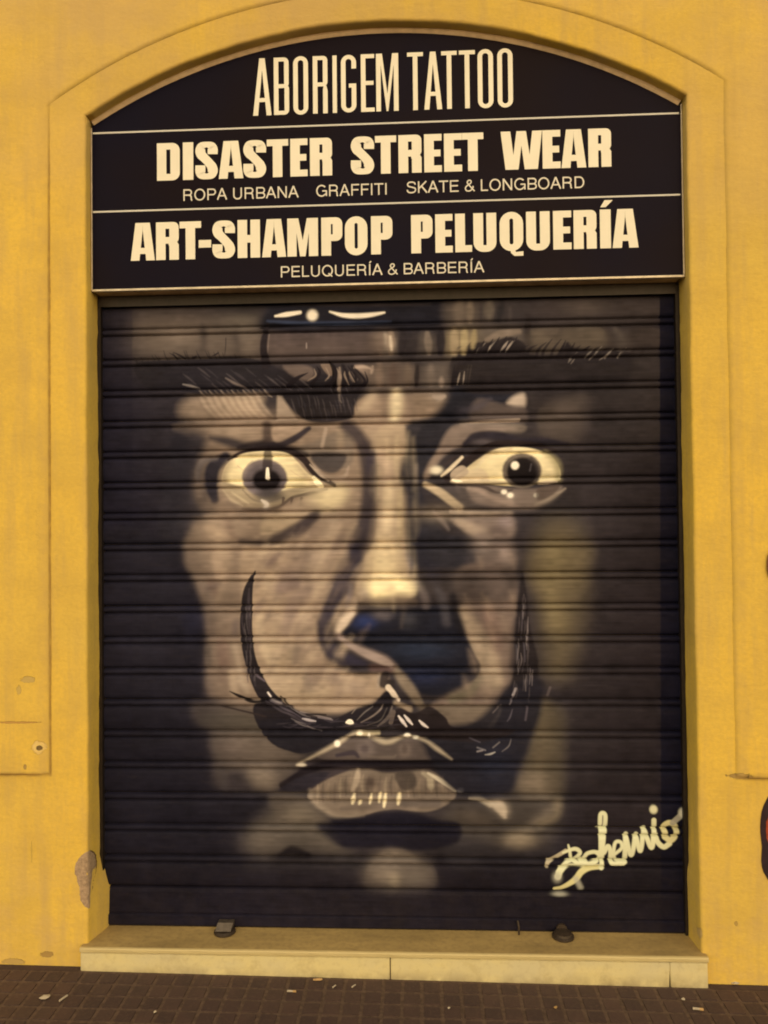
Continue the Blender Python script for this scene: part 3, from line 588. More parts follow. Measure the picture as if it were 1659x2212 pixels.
    V1(700, 390, 540, 60, (134, 110, 86), .8, 18); V1(695, 420, 520, 26, (196, 170, 136), .8, 12, 10); V1(620, 400, 550, 50, (110, 88, 72), .6)
    V1(800, 385, 545, 70, (46, 38, 39), .85, 18, -20); V1(880, 385, 545, 50, (54, 45, 44), .8, 18); V1(980, 395, 545, 60, (118, 100, 82), .85, 14, 15); V1(1085, 370, 550, 70, (42, 35, 38), .9, 16)
    V1(1190, 375, 550, 70, (142, 119, 84), .85, 20); V1(1270, 375, 545, 60, (152, 129, 84), .85, 18, -10); V1(1345, 375, 500, 50, (146, 123, 78), .8, 18, -15); V1(1230, 380, 550, 12, (104, 85, 62), .5, 8)
    V1(1230, 160, 300, 90, (112, 94, 76), .75, 30); V1(1310, 160, 300, 60, (124, 104, 82), .7, 22); V1(1395, 150, 300, 30, (66, 56, 52), .8, 18); V1(1460, 160, 270, 70, (102, 88, 72), .75, 24)
    V1(1560, 150, 290, 60, (46, 41, 42), .8, 24, -30); V1(1620, 200, 290, 30, (80, 68, 62), .5, 18)
    V1(610, 640, 790, 60, (122, 98, 78), .7, 24); V1(720, 640, 790, 60, (88, 68, 56), .7, 22); V1(830, 640, 790, 50, (104, 84, 66), .6, 20); V1(905, 650, 800, 40, (48, 38, 36), .9, 12, -10)
    V1(1010, 650, 790, 60, (112, 94, 78), .6, 24); V1(1090, 740, 800, 40, (136, 114, 94), .7, 16); stroke('B', [(1030, 880, 20), (1070, 892, 46), (1110, 880, 30)], (156, 132, 108), .85, 14)
    V1(560, 650, 700, 26, (160, 132, 106), .6, 12, -10); stroke('B', [(420, 660, 12), (480, 655, 26), (540, 665, 12)], (166, 138, 112), .8, 10)
    stroke('B', [(-240, 400, 10), (-250, 540, 12)], (132, 110, 94), .5, 8); V1(50, 470, 510, 10, (170, 146, 126), .6, 6)
    stroke('A', [(1330, 320, 20), (1310, 420, 50), (1300, 520, 56), (1320, 640, 70)], (42, 34, 36), .95, 10)
    stroke('C', [(10, 445, 30), (120, 400, 60), (260, 380, 40)], (120, 100, 80), .8, 16)
    # brow hairs, right, brushed up and outwards
    for (x0, y0, x1, y1, w) in ((-60, 560, -10, 455, 34), (-20, 560, 60, 440, 30), (30, 560, 110, 425, 34), (75, 560, 165, 420, 32), (120, 560, 200, 425, 26), (170, 560, 245, 425, 22), (-250, 800, -235, 640, 30), (-225, 720, -190, 590, 34), (-180, 660, -120, 540, 40), (-120, 600, -60, 500, 40),
                                (560, 590, 620, 450, 34), (620, 590, 690, 470, 30), (680, 580, 800, 495, 28), (780, 590, 850, 530, 24), (880, 590, 950, 530, 20), (980, 600, 1030, 540, 20)):
        stroke('C', [(x0, y0, w), ((x0+x1)/2, (y0+y1)/2, w*.8), (x1, y1, 5)], (42, 34, 35), .95, 6)
    for (x0, y0, x1, y1, w) in ((130, 520, 175, 455, 18), (165, 520, 210, 455, 12), (30, 520, 40, 490, 12), (-215, 790, -195, 700, 14), (-170, 780, -160, 690, 12), (660, 630, 690, 590, 8), (880, 600, 940, 560, 8), (800, 600, 830, 570, 7)):
        stroke('C', [(x0, y0, 4), ((x0+x1)/2, (y0+y1)/2, w), (x1, y1, 4)], (146, 126, 106), .75, 6)
    # brow hairs, left tuft, curling up
    for (pts, w) in (([(-90, 800), (-20, 740), (60, 700)], 40), ([(90, 790), (150, 700), (130, 650)], 30), ([(200, 800), (275, 730), (255, 625)], 34), ([(330, 800), (370, 730), (330, 645)], 30), ([(400, 820), (430, 730), (370, 650)], 26), ([(450, 820), (500, 760), (420, 660)], 28), ([(490, 800), (520, 760), (500, 690)], 20)):
        stroke('B', [(pts[0][0], pts[0][1], w), (pts[1][0], pts[1][1], w*.8), (pts[2][0], pts[2][1], 5)], (38, 30, 33), .95, 6)
    for (pts, w) in (([(290, 830), (310, 730), (285, 665)], 20), ([(375, 790), (345, 720), (345, 690)], 14), ([(420, 770), (385, 710), (380, 690)], 12), ([(60, 760), (120, 720), (110, 670)], 14), ([(195, 760), (225, 720), (200, 660)], 12)):
        stroke('B', [(pts[0][0], pts[0][1], 4), (pts[1][0], pts[1][1], w), (pts[2][0], pts[2][1], 4)], (136, 112, 90), .8, 6)
    for k in range(30):
        x = 300+k*32+float(rngm.uniform(-14, 14)); y = 560+float(rngm.uniform(-20, 40))+abs(k-14)*2
        stroke('A', [(x+40, y+60, 12), (x+16, y+20, 9), (x, y-float(rngm.uniform(5, 35)), 3)], (44, 37, 38), .8, 6)
    # lower face light
    shape('K', [(330, -60), (520, -60), (600, 60), (600, 420), (590, 620), (520, 640), (330, 620), (250, 560), (330, 300)], (84, 70, 50), .7, 70)
    stroke('K', [(430, -40, 120), (450, 200, 110), (400, 420, 110)], (96, 80, 56), .6, 70)
    blob('K', 370, 540, 90, 70, (122, 102, 78), .8); stroke('K', [(560, 690, 60), (540, 800, 50), (430, 860, 50)], (116, 98, 72), .7, 40)
    stroke('K', [(40, 695, 20), (110, 725, 76), (150, 800, 24)], (160, 138, 108), .9, 20); blob('K', 260, 990, 110, 50, (138, 116, 86), .8)
    shape('I', [(1190, 960), (1220, 880), (1330, 820), (1500, 740), (1640, 720), (1800, 860), (1860, 1060), (1640, 1060), (1440, 1080), (1260, 1090)], (92, 79, 64), .75, 60)
    blob('I', 1300, 990, 120, 80, (120, 103, 82), .7); blob('I', 1560, 790, 110, 60, (108, 92, 72), .7); stroke('I', [(1420, 1110, 30), (1520, 1060, 60), (1640, 1100, 40)], (34, 27, 27), .9, 24)
    shape('J', [(700, 1345), (715, 1210), (780, 1120), (900, 1060), (1030, 1090), (1150, 1170), (1230, 1230), (1225, 1348), (1000, 1352), (800, 1352)], (112, 95, 76), .8, 34)
    blob('J', 830, 1270, 90, 60, (160, 136, 106), .85); blob('J', 1080, 1290, 100, 50, (150, 130, 104), .8); blob('J', 920, 1300, 46, 50, (184, 158, 118), .85)
    shape('J', [(330, 860), (560, 830), (760, 800), (930, 775), (1120, 800), (1240, 840), (1400, 880), (1360, 1000), (1100, 1050), (900, 1020), (560, 1030), (400, 960)], (30, 26, 36), .85, 40)
    shape('I', [(900, 190), (1340, 180), (1440, 280), (1560, 340), (1380, 420), (1340, 570), (1240, 580), (1180, 460), (1000, 400)], (98, 82, 67), .6, 60)
    blob('I', 1060, 270, 120, 70, (106, 88, 74), .7); blob('I', 1300, 500, 90, 60, (116, 98, 78), .7); stroke('I', [(980, 440, 40), (1000, 570, 60)], (74, 64, 58), .6, 30)
    # left cheek edge: rough overlapping rags of tone
    for (x0, y0, x1, y1, w, c, a) in ((820, 250, 900, 390, 60, (126, 104, 84), .6), (870, 300, 960, 260, 40, (96, 76, 66), .6), (940, 40, 960, 180, 80, (166, 136, 104), .6), (900, 480, 900, 640, 60, (110, 90, 74), .5), (980, 720, 1000, 860, 90, (124, 94, 76), .5), (880, 760, 880, 880, 40, (88, 76, 64), .6), (1060, 960, 1080, 1100, 60, (160, 134, 102), .6), (880, 1010, 900, 1120, 50, (122, 100, 82), .5)):
        stroke('F', [(x0, y0), (x1, y1)], c, a, 30, w)
    for (x0, y0, x1, y1, w, c, a) in ((1330, 110, 1420, 40, 50, (108, 84, 72), .7), (1440, 300, 1540, 260, 90, (112, 88, 78), .7), (1270, 500, 1270, 640, 60, (178, 150, 112), .6), (1500, 480, 1480, 620, 100, (128, 104, 88), .6), (1300, 760, 1360, 860, 60, (176, 148, 110), .6), (1560, 760, 1540, 860, 50, (112, 94, 76), .6), (1620, 980, 1659, 1080, 60, (108, 90, 76), .6)):
        stroke('F', [(x0, y0), (x1, y1)], c, a, 26, w)
    # ---------------- second pass: edges sink into the dark, creases back on top
    stroke('P', [(395, 860, 110), (385, 1020, 120), (375, 1180, 90), (410, 1330, 80), (425, 1500, 80)], (36, 32, 40), .55, 90)
    stroke('P', [(430, 1560, 60), (470, 1700, 90), (540, 1820, 90)], (36, 31, 38), .5, 80)
    stroke('P', [(1240, 760, 90), (1300, 900, 130), (1300, 1100, 90)], (48, 40, 40), .5, 100)
    stroke('P', [(640, 1880, 110), (860, 1960, 90), (1100, 1890, 120)], (34, 28, 33), .6, 80)
    stroke('D', [(540, 965, 20), (700, 975, 60), (880, 935, 90), (1030, 860, 95), (1160, 750, 70)], (60, 48, 47), .9, 34)
    stroke('D', [(300, 300, 60), (240, 420, 70), (250, 620, 90)], (44, 39, 44), .5, 50)
    stroke('D', [(60, 820, 90), (120, 760, 100), (300, 700, 60)], (50, 44, 46), .55, 70)
    stroke('D', [(720, 1080, 40), (860, 1020, 40)], (170, 142, 106), .5, 40)
    stroke('P', [(585, 1250, 30), (600, 1400, 40), (660, 1500, 30)], (176, 146, 108), .4, 30)
    stroke('P', [(700, 1180, 60), (660, 1300, 60), (690, 1420, 40)], (120, 97, 80), .4, 50)
    stroke('P', [(640, 1200, 24), (600, 1290, 24)], (122, 98, 82), .5, 24); stroke('P', [(720, 1130, 20), (680, 1240, 24)], (174, 146, 112), .45, 22)
    for k in range(110):                                              # visible passes of the spray can and rag
        x = float(rngm.uniform(560, 800)); y = float(rngm.uniform(1130, 1490)); l = float(rngm.uniform(20, 60))
        c = (168, 140, 106) if rngm.random() < .5 else (116, 94, 78)
        stroke('P', [(x, y, 4), (x-l*.35, y+l*.5, 14), (x-l*.55, y+l, 4)], c, .32, 9)
    for k in range(40):
        x = float(rngm.uniform(1000, 1110)); y = float(rngm.uniform(1180, 1500)); l = float(rngm.uniform(20, 60))
        stroke('P', [(x, y, 4), (x+l*.2, y+l*.5, 14), (x+l*.3, y+l, 4)], (150, 122, 94) if rngm.random() < .5 else (88, 70, 60), .22, 10)
    for k in range(36):
        x = float(rngm.uniform(800, 900)); y = float(rngm.uniform(930, 1240)); l = float(rngm.uniform(30, 80))
        stroke('P', [(x, y, 3), (x+rngm.uniform(-6, 6), y+l, 10), (x, y+l*1.6, 3)], (206, 176, 126) if rngm.random() < .5 else (124, 101, 78), .2, 9)
    stroke('G', [(640, 120, 90), (650, 240, 160)], (214, 186, 128), .6, 60); blob('G', 600, 290, 60, 40, (232, 206, 142), .8); blob('G', 790, 285, 80, 40, (236, 210, 146), .85); blob('G', 690, 300, 30, 50, (196, 168, 116), .6)
    stroke('E', [(100, 440, 50), (95, 600, 60), (85, 760, 60)], (190, 162, 118), .6, 30); stroke('E', [(60, 980, 70), (70, 1150, 110)], (196, 168, 118), .5, 50)
    stroke('G', [(400, 490, 30), (340, 560, 50), (300, 620, 30)], (196, 168, 134), .9, 18); stroke('G', [(300, 665, 26), (380, 730, 34), (500, 795, 50), (630, 850, 60), (700, 890, 40)], (146, 122, 104), .9, 14)
    stroke('G', [(150, 560, 30), (165, 680, 40), (220, 800, 40), (330, 870, 40)], (42, 37, 48), .6, 30)
    stroke('P', [(880, 1010, 20), (900, 1100, 26), (905, 1180, 26), (935, 1240, 30)], (36, 33, 42), .7, 26)
    stroke('P', [(795, 960, 16), (805, 1040, 22), (796, 1120, 22), (770, 1200, 26)], (52, 43, 47), .75, 18)
    for (x, y, rx, ry, c, a) in ((700, 1075, 34, 20, (196, 170, 120), .8), (470, 1180, 24, 50, (160, 132, 100), .5), (600, 1480, 40, 30, (172, 144, 108), .6), (1060, 1450, 20, 40, (150, 126, 96), .6), (1040, 1170, 22, 24, (140, 118, 100), .7), (950, 1110, 50, 16, (150, 126, 98), .6)):
        blob('P', x, y, rx, ry, c, a)
    # ---------------- handlebar moustache, its ends curling up on the cheeks
    M_ = (40, 33, 36)
    stroke('F', [(1235, 165, 8), (1205, 230, 40), (1180, 330, 76), (1168, 480, 94), (1168, 650, 96), (1188, 800, 92), (1235, 960, 100), (1320, 1120, 124), (1450, 1255, 140), (1640, 1345, 130)], M_, .98, 7)
    stroke('F', [(1190, 300, 10), (1185, 450, 24), (1195, 640, 14)], (70, 58, 58), .7, 10)
    shape('G', [(-200, 1180), (-60, 1290), (120, 1290), (260, 1300), (420, 1230), (560, 1190), (660, 1090), (700, 1130), (700, 1230), (640, 1330), (420, 1400), (200, 1500), (-120, 1540), (-300, 1400), (-360, 1200)], M_, .97, 9)
    shape('J', [(-100, 60), (300, 60), (560, 60), (640, 130), (480, 200), (260, 310), (120, 300), (-60, 200)], (38, 33, 38), .97, 9)
    stroke('H', [(285, 170, 8), (290, 300, 50), (290, 420, 80), (287, 560, 104), (300, 700, 136), (318, 850, 172), (306, 1000, 190), (228, 1200, 158), (150, 1400, 160)], (43, 35, 35), .97, 16)
    shape('K', [(-320, 100), (-100, 70), (60, -60), (180, -200), (420, -260), (440, -60), (360, 200), (250, 460), (200, 600), (80, 650), (-160, 640), (-300, 560), (-420, 380), (-500, 200), (-540, 60), (-470, 60)], (38, 34, 40), .95, 34)
    shape('G', [(700, 1340), (760, 1220), (880, 1260), (1000, 1210), (1120, 1290), (1190, 1370), (1500, 1380), (1659, 1400), (1400, 1480), (900, 1440)], (44, 34, 34), .97, 9)
    shape('G', [(340, 1350), (560, 1350), (700, 1340), (620, 1400), (400, 1400)], (46, 38, 36), .9, 9)
    blob('K', 60, 420, 160, 160, (36, 38, 52), .6)
    for (fr, pts, w, c, a) in (
        ('G', [(20, 1300), (60, 1310), (120, 1320)], 22, (176, 158, 150), .85), ('G', [(0, 1245), (100, 1270), (240, 1300)], 9, (150, 130, 118), .8),
        ('G', [(140, 1290), (250, 1310)], 10, (120, 104, 100), .8), ('G', [(360, 1330), (385, 1325), (405, 1335)], 40, WHT, .95),
        ('G', [(440, 1310), (500, 1250), (560, 1210)], 9, (112, 98, 86), .8), ('G', [(470, 1330), (560, 1280), (620, 1230), (640, 1190)], 12, (128, 108, 92), .8),
        ('G', [(520, 1350), (620, 1310), (670, 1220)], 10, (88, 76, 66), .8), ('G', [(400, 1260), (440, 1210)], 6, (130, 110, 90), .7), ('G', [(600, 1360), (680, 1290), (710, 1210)], 26, (104, 88, 76), .8),
        ('G', [(760, 1280), (790, 1320), (820, 1360)], 26, (214, 192, 170), .95), ('G', [(805, 1275), (835, 1310), (865, 1345)], 24, (214, 192, 170), .95), ('G', [(920, 1315), (950, 1345), (985, 1370)], 24, (214, 192, 170), .95),
        ('G', [(720, 1250), (700, 1330)], 34, (104, 86, 72), .8),
        ('F', [(1335, 1100), (1355, 1130)], 14, (210, 190, 170), .9), ('F', [(1230, 960), (1310, 1010)], 14, (96, 80, 82), .8), ('F', [(1360, 1160), (1440, 1180)], 16, (140, 122, 112), .8),
        ('F', [(1400, 1200), (1500, 1240), (1590, 1290)], 10, (84, 72, 78), .8), ('F', [(1580, 1260), (1659, 1270)], 8, (120, 100, 100), .7),
        ('H', [(235, 1070), (215, 1120)], 20, (150, 134, 126), .85), ('H', [(215, 1130), (190, 1190)], 12, (96, 84, 82), .8), ('H', [(210, 1230), (190, 1290), (170, 1320)], 12, (80, 70, 74), .8),
        ('H', [(325, 1215), (310, 1310)], 16, (78, 66, 68), .8), ('H', [(500, 1060), (480, 1120)], 20, (86, 72, 66), .7), ('H', [(300, 720), (305, 860)], 12, (76, 66, 68), .7), ('H', [(240, 740), (250, 840)], 18, (60, 54, 58), .7),
        ('H', [(290, 470), (280, 620)], 10, (70, 60, 62), .7),
        ('K', [(-60, 300), (-20, 290)], 14, (130, 116, 108), .8), ('K', [(0, 325), (40, 320), (75, 305)], 16, (150, 138, 122), .85), ('K', [(60, 270), (110, 230)], 10, (110, 98, 90), .7), ('K', [(130, 300), (180, 260), (200, 210)], 10, (110, 98, 90), .7),
        ('K', [(-120, 200), (-40, 230)], 8, (90, 80, 84), .6), ('K', [(60, 0), (120, -60)], 10, (110, 94, 84), .5), ('J', [(1560, 270), (1620, 290)], 12, (110, 100, 96), .8)):
        n = len(pts); stroke(fr, [(p[0], p[1], w*(.45 if i in (0, n-1) and n > 2 else 1)) for i, p in enumerate(pts)], c, a, 6)
    for k in range(20):                                              # loose hairs
        x = -180+k*46; y = 1330+rngm.integers(-20, 60)
        stroke('G', [(x, y, 3), (x+50, y+rngm.integers(-10, 14), 9), (x+110, y-10, 3)], (74, 63, 66), .5, 6)
    stroke('F', [(1040, 1090, 5), (1120, 1130, 26), (1220, 1170, 20), (1330, 1160, 10)], BLK, .95, 6)
    stroke('F', [(860, 1185, 4), (1020, 1215, 12), (1180, 1250, 14), (1320, 1285, 10)], (52, 40, 36), .95, 6)
    stroke('G', [(-150, 1130, 12), (-60, 1220, 14), (0, 1262, 18), (200, 1270, 10)], BLK, .9, 6)
    for k in range(34):                                              # wiry hairs along both sides
        t = float(rngm.uniform(0, 1)); y = 300+t*760; x = 290+float(rngm.uniform(-50, 70))*(.4+t)
        stroke('H', [(x, y, 3), (x+float(rngm.uniform(-10, 10)), y+55, 9), (x-6, y+120, 3)], (78, 66, 62) if k % 3 else (120, 104, 96), .55, 6)
    for k in range(30):
        t = float(rngm.uniform(0, 1)); y = 340+t*620; x = 1168+float(rngm.uniform(-34, 34))+max(0, y-800)*.3
        stroke('F', [(x, y, 3), (x+float(rngm.uniform(-5, 8)), y+50, 8), (x+6, y+110, 3)], (74, 62, 62) if k % 3 else (104, 90, 84), .5, 6)
    for k in range(26):
        x = 1310+float(rngm.uniform(0, 330)); y = 1120+(x-1310)*.62+float(rngm.uniform(-30, 60))
        stroke('F', [(x, y, 3), (x+50, y+26, 9), (x+110, y+46, 3)], (80, 68, 70) if k % 4 else (132, 116, 108), .55, 6)
    # lip outline over it
    stroke('J', [(170, 405, 10), (330, 320, 22), (480, 240, 32), (620, 160, 22), (730, 180, 34), (860, 230, 40), (1010, 185, 22), (1150, 215, 20), (1250, 280, 30), (1360, 360, 8)], (168, 145, 110), .82, 18)
    stroke('J', [(640, 165, 30), (800, 160, 20)], (190, 164, 112), .7, 14)
    blob('J', 480, 240, 24, 24, WHT, .9, 0, 2); blob('J', 655, 162, 24, 16, (240, 224, 170), .9, 0, 2); blob('J', 725, 178, 12, 20, WHT, .8, 0, 2); blob('J', 1020, 178, 26, 18, (244, 230, 200), .95, 0, 2); blob('J', 1085, 192, 26, 14, (230, 214, 180), .9, 0, 2)
    blob('J', 205, 405, 36, 12, (190, 168, 132), .9, 0, 2)

    # the edges of the sheet: left and right bands were left unpainted, plain navy
    shape('P', [(1424, 600), (1520, 600), (1520, 2040), (1428, 2040)], (24, 22, 36), .97, 2, False)
    shape('P', [(190, 600), (286, 600), (286, 1500), (270, 2040), (190, 2040)], (33, 30, 42), .35, 3, False)
    shape('P', [(190, 1860), (1500, 1890), (1500, 2060), (190, 2060)], (32, 26, 33), .6, 60, False)
    stroke('P', [(200, 648, 30), (1480, 622, 30)], (46, 40, 44), .5, 12)
    # brushy unevenness, kept low
    n = vnoise(MW, MH, 26, 420, 3)*.05+vnoise(MW, MH, 90, 200, 4)*.05+vnoise(MW, MH, 50, 60, 8)*.05+vnoise(MW, MH, 14, 16, 5)*.07
    canvas[:] = np.clip(canvas*(1+n[..., None])+.0006*vnoise(MW, MH, 300, 300, 9)[..., None], .002, .9)
    seen_grey = (canvas*PK.astype(np.float32)).mean(-1, keepdims=True)*np.array([1.05, .98, 1.02], np.float32)/PK.astype(np.float32)
    canvas[:] = canvas*.86+seen_grey*.14
    k_ = canvas.mean(-1, keepdims=True); canvas[:] = canvas*(.50+.50*np.clip(k_/.050, 0, 1)+.24*np.clip((k_-.06)/.2, 0, 1))
    # ---------------- signature
    S1, S2 = (214, 202, 152), (172, 160, 132)
    def sg(pts, w=40, c=S1, a=.97): stroke('K', pts, c, a, 6, w)
    sg([(475, 1185), (485, 1150), (550, 1110), (620, 1065)], 30, (186, 166, 128), .9); stroke('K', [(600, 1080, 18), (690, 1050, 30), (730, 1080, 30), (690, 1125, 26), (610, 1165, 26), (560, 1230, 30)], S1, .97, 6)
    stroke('K', [(640, 1020, 12), (650, 1060, 22), (665, 1130, 24), (720, 1165, 30)], S1, .97, 6)
    stroke('K', [(560, 1265, 50), (580, 1220, 46), (640, 1180, 30), (740, 1180, 30), (820, 1185, 40), (900, 1190, 40)], S1, .97, 7)
    blob('K', 555, 1270, 34, 40, S2, .7, 0, 1.5)
    stroke('K', [(535, 1360, 24), (600, 1345, 30), (690, 1290, 44), (740, 1230, 46), (800, 1200, 40), (880, 1190, 34)], (206, 188, 126), .96, 7)
    stroke('K', [(700, 1280, 40), (735, 1350, 40)], S2, .7, 16); blob('K', 575, 1402, 55, 16, S2, .7, 0, 1.5)
    sg([(760, 1120), (790, 1085), (850, 1075), (880, 1110), (850, 1150), (790, 1165), (760, 1130)], 30); sg([(730, 1130), (760, 1180)], 34)
    sg([(885, 860), (888, 790), (908, 775), (925, 800), (920, 900), (905, 1040), (895, 1200)], 32); sg([(892, 900), (892, 1100)], 36)
    sg([(860, 885), (930, 885)], 14); sg([(860, 1080), (895, 1070)], 30)
    sg([(915, 1080), (945, 1030), (965, 1070), (975, 1160), (1060, 1165)], 34)
    sg([(1000, 1090), (1050, 1045), (1045, 1000), (1005, 1000), (990, 1060), (1000, 1130), (1060, 1150)], 26)
    sg([(1082, 935), (1075, 1150)], 36); sg([(1085, 960), (1125, 1100), (1160, 935)], 34); sg([(1160, 945), (1195, 1065), (1222, 890)], 34); sg([(1222, 900), (1280, 1040), (1300, 920), (1300, 830)], 36)
    sg([(1310, 940), (1330, 1000), (1375, 1035), (1420, 1010)], 38)
    blob('K', 1297, 748, 30, 32, (206, 192, 146), 1, 0, 3)
    sg([(1385, 930), (1375, 880), (1420, 850), (1465, 880), (1470, 940), (1430, 985), (1385, 960)], 42, (206, 188, 130)); sg([(1445, 850), (1500, 800), (1525, 775)], 44, (160, 148, 122), .9); blob('K', 1525, 772, 36, 38, (196, 182, 148), .9, 0, 3)
# ------------------------------------------------------------------ materials
def m_plaster():
    m = Mat('yellow_plaster', (.72, .45, .09), .85, .2)
    big = m.noise(.9, 3, .6); mid = m.noise(5, 5, .6); fine = m.noise(60, 4, .6); gr = m.noise(240, 2, .6)
    c = m.mix(m.ramp(big, .35, .65), (.74, .520, .090), (.64, .475, .115))
    c = m.mix(m.ramp(mid, .44, .66, 0, .6), c, (.56, .40, .10))
    c = m.mix(m.ramp(fine, .40, .66, 0, .30), c, (.50, .35, .10))
    # streaks that run down, scuffed foot of the wall
    st = m.noise(3.2, 4, .6, sc=(5, 5, .5), off=(3, 0, 1)); c = m.mix(m.ramp(st, .48, .72, 0, .5), c, (.48, .35, .15))
    sep = m.n('SeparateXYZ'); m.lk(m.pos(), sep.inputs[0])
    low = m.math('MULTIPLY', m.ramp(sep.outputs['Z'], .75, .05, 0, 1), m.ramp(m.noise(7, 5, .65, off=(9, 2, 0)), .44, .66))
    c = m.mix(m.math('MULTIPLY', low, .45), c, (.50, .36, .20))
    band = m.math('MULTIPLY', m.ramp(sep.outputs['Z'], 2.2, 3.9, 0, 1), m.ramp(m.noise(2.2, 4, .6, off=(1, 7, 0)), .38, .62)); c = m.mix(m.math('MULTIPLY', band, .65), c, (.52, .38, .19))  # street light falloff painted in: wall duller towards the top
    nz = m.noise(38, 5, .75)
    vo = m.n('TexVoronoi', feature='DISTANCE_TO_EDGE'); vo.inputs['Scale'].default_value = 1.7
    wv = m.n('VectorMath', operation='ADD'); wn = m.n('TexNoise'); wn.inputs['Scale'].default_value = 5; wn.inputs['Detail'].default_value = 5; m.lk(m.pos(), wn.inputs['Vector'])
    ws = m.n('VectorMath', operation='SCALE'); ws.inputs['Scale'].default_value = .45; m.lk(wn.outputs['Color'], ws.inputs[0]); m.lk(m.pos(), wv.inputs[0]); m.lk(ws.outputs[0], wv.inputs[1]); m.lk(wv.outputs[0], vo.inputs['Vector'])
    crack = m.math('MULTIPLY', m.ramp(vo.outputs['Distance'], .0055, .001), m.ramp(m.noise(1.3, 3, .6, off=(5, 5, 2)), .50, .60))
    c = m.mix(m.math('MULTIPLY', crack, .10), c, (.33, .23, .08))
    tro = m.noise(2.6, 5, .7, sc=(1, 1, 2.2), off=(7, 1, 4))
    height = m.math('ADD', m.math('MULTIPLY', m.math('SUBTRACT', m.math('MULTIPLY', tro, 3.2), m.math('MULTIPLY', crack, .1)), 1.0), m.math('MULTIPLY', mid, 1.6)); height = m.math('ADD', height, m.math('MULTIPLY', fine, .30))
    marks = [(survey(84, 1613, -.01), (.030, .03, .026), .5, (.72, .55, .22)), (survey(86, 1615, -.01), (.013, .03, .011), .25, (.10, .07, .04)), (survey(60, 1468, -.01), (.035, .03, .014), .4, (.50, .38, .14)), (survey(42, 1490, -.01), (.010, .03, .02), .5, (.52, .39, .13)),
             (survey(55, 1655, -.01), (.008, .03, .012), .5, (.38, .27, .10)),
             (survey(40, 1560, -.01), (.09, .03, .005), .5, (.46, .29, .09)), (survey(68, 1840, 0), (.003, .03, .05), .6, (.52, .38, .10)),
             (survey(100, 2062, 0), (.028, .03, .012), .5, (.36, .25, .09)), (survey(28, 2078, 0), (.05, .03, .012), .6, (.44, .32, .12)),  (survey(1600, 1678, -.01), (.05, .03, .012), .45, (.34, .24, .09)), 
             (survey(1590, 1995, 0), (.008, .03, .010), .4, (.42, .30, .10)), (survey(1512, 2020, 0), (.010, .04, .03), .4, (.48, .36, .16))]
    for cpos, r, amt, colr in marks:
        k = m.blob(cpos, r, nz, amt); c = m.mix(k, c, colr); height = m.math('SUBTRACT', height, m.math('MULTIPLY', k, 1.5))
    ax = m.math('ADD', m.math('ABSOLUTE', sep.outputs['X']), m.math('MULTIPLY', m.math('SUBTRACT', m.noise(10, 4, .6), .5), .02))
    strip = m.math('MULTIPLY', m.math('MULTIPLY', m.ramp(ax, 1.345, 1.352), m.ramp(ax, 1.402, 1.388)), m.ramp(m.noise(9, 5, .7, off=(2, 2, 8)), .36, .62, .05, .50))  # bevel shade put into the colour: darker noisy strip beside the coat edge
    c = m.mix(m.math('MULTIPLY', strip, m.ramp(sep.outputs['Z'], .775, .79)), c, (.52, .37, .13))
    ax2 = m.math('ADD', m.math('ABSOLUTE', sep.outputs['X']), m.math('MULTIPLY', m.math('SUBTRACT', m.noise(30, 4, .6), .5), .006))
    edge_shade = m.math('MULTIPLY', m.math('MULTIPLY', m.ramp(ax2, 1.3445, 1.3475), m.ramp(ax2, 1.3565, 1.352)), m.math('MULTIPLY', m.ramp(sep.outputs['X'], 1.0, -1.0, .12, 1), m.math('MULTIPLY', m.ramp(sep.outputs['Z'], 3.55, 3.2), m.ramp(sep.outputs['Z'], .775, .785))))  # painted shade line at the upright coat edge, strongest on the left
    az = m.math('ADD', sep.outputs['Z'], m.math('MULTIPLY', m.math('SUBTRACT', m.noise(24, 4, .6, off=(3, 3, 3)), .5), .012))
    ledge_shade = m.math('MULTIPLY', m.math('MULTIPLY', m.ramp(az, .764, .772), m.ramp(az, .792, .783)), m.ramp(ax2, 1.343, 1.350))  # painted shade line under the lower lip of the coat
    c = m.mix(m.math('MULTIPLY', m.math('MAXIMUM', edge_shade, ledge_shade), m.ramp(m.noise(14, 4, .6), .3, .6, .35, .8)), c, (.33, .22, .07))
    m.color(c); m.bump(height, .0026, .7); return m.m
PLASTER = m_plaster()
def simple(name, col, rough, spec=.3, var=.15, scale=30, bump=0, metal=0):
    m = Mat(name, col, rough, spec, metal); n = m.noise(scale, 4, .6)
    m.color(m.mix(m.ramp(n, .35, .65), tuple(c*(1-var) for c in col), tuple(min(1, c*(1+var)) for c in col)))
    if bump: m.bump(n, bump, .6)
    return m.m
def m_marble():
    m = Mat('yellowed_marble', (.6, .55, .3), .45, .4)
    n = m.noise(3.0, 6, .65, sc=(1, 1, 2)); n2 = m.noise(40, 4, .6); n3 = m.noise(9, 5, .7, off=(4, 1, 2))
    c = m.mix(m.ramp(n, .35, .65), (.67, .60, .33), (.58, .54, .37)); c = m.mix(m.ramp(n3, .52, .7, 0, .5), c, (.40, .34, .19)); c = m.mix(m.ramp(n2, .5, .75, 0, .3), c, (.34, .28, .15))
    sep = m.n('SeparateXYZ'); m.lk(m.pos(), sep.inputs[0])
    foot = m.math('MULTIPLY', m.ramp(sep.outputs['Z'], .04, -.01, 0, 1), m.ramp(m.noise(12, 4, .6), .35, .6)); c = m.mix(m.math('MULTIPLY', foot, .6), c, (.22, .17, .10))
    m.color(c); m.bump(n2, .0008, .5); return m.m
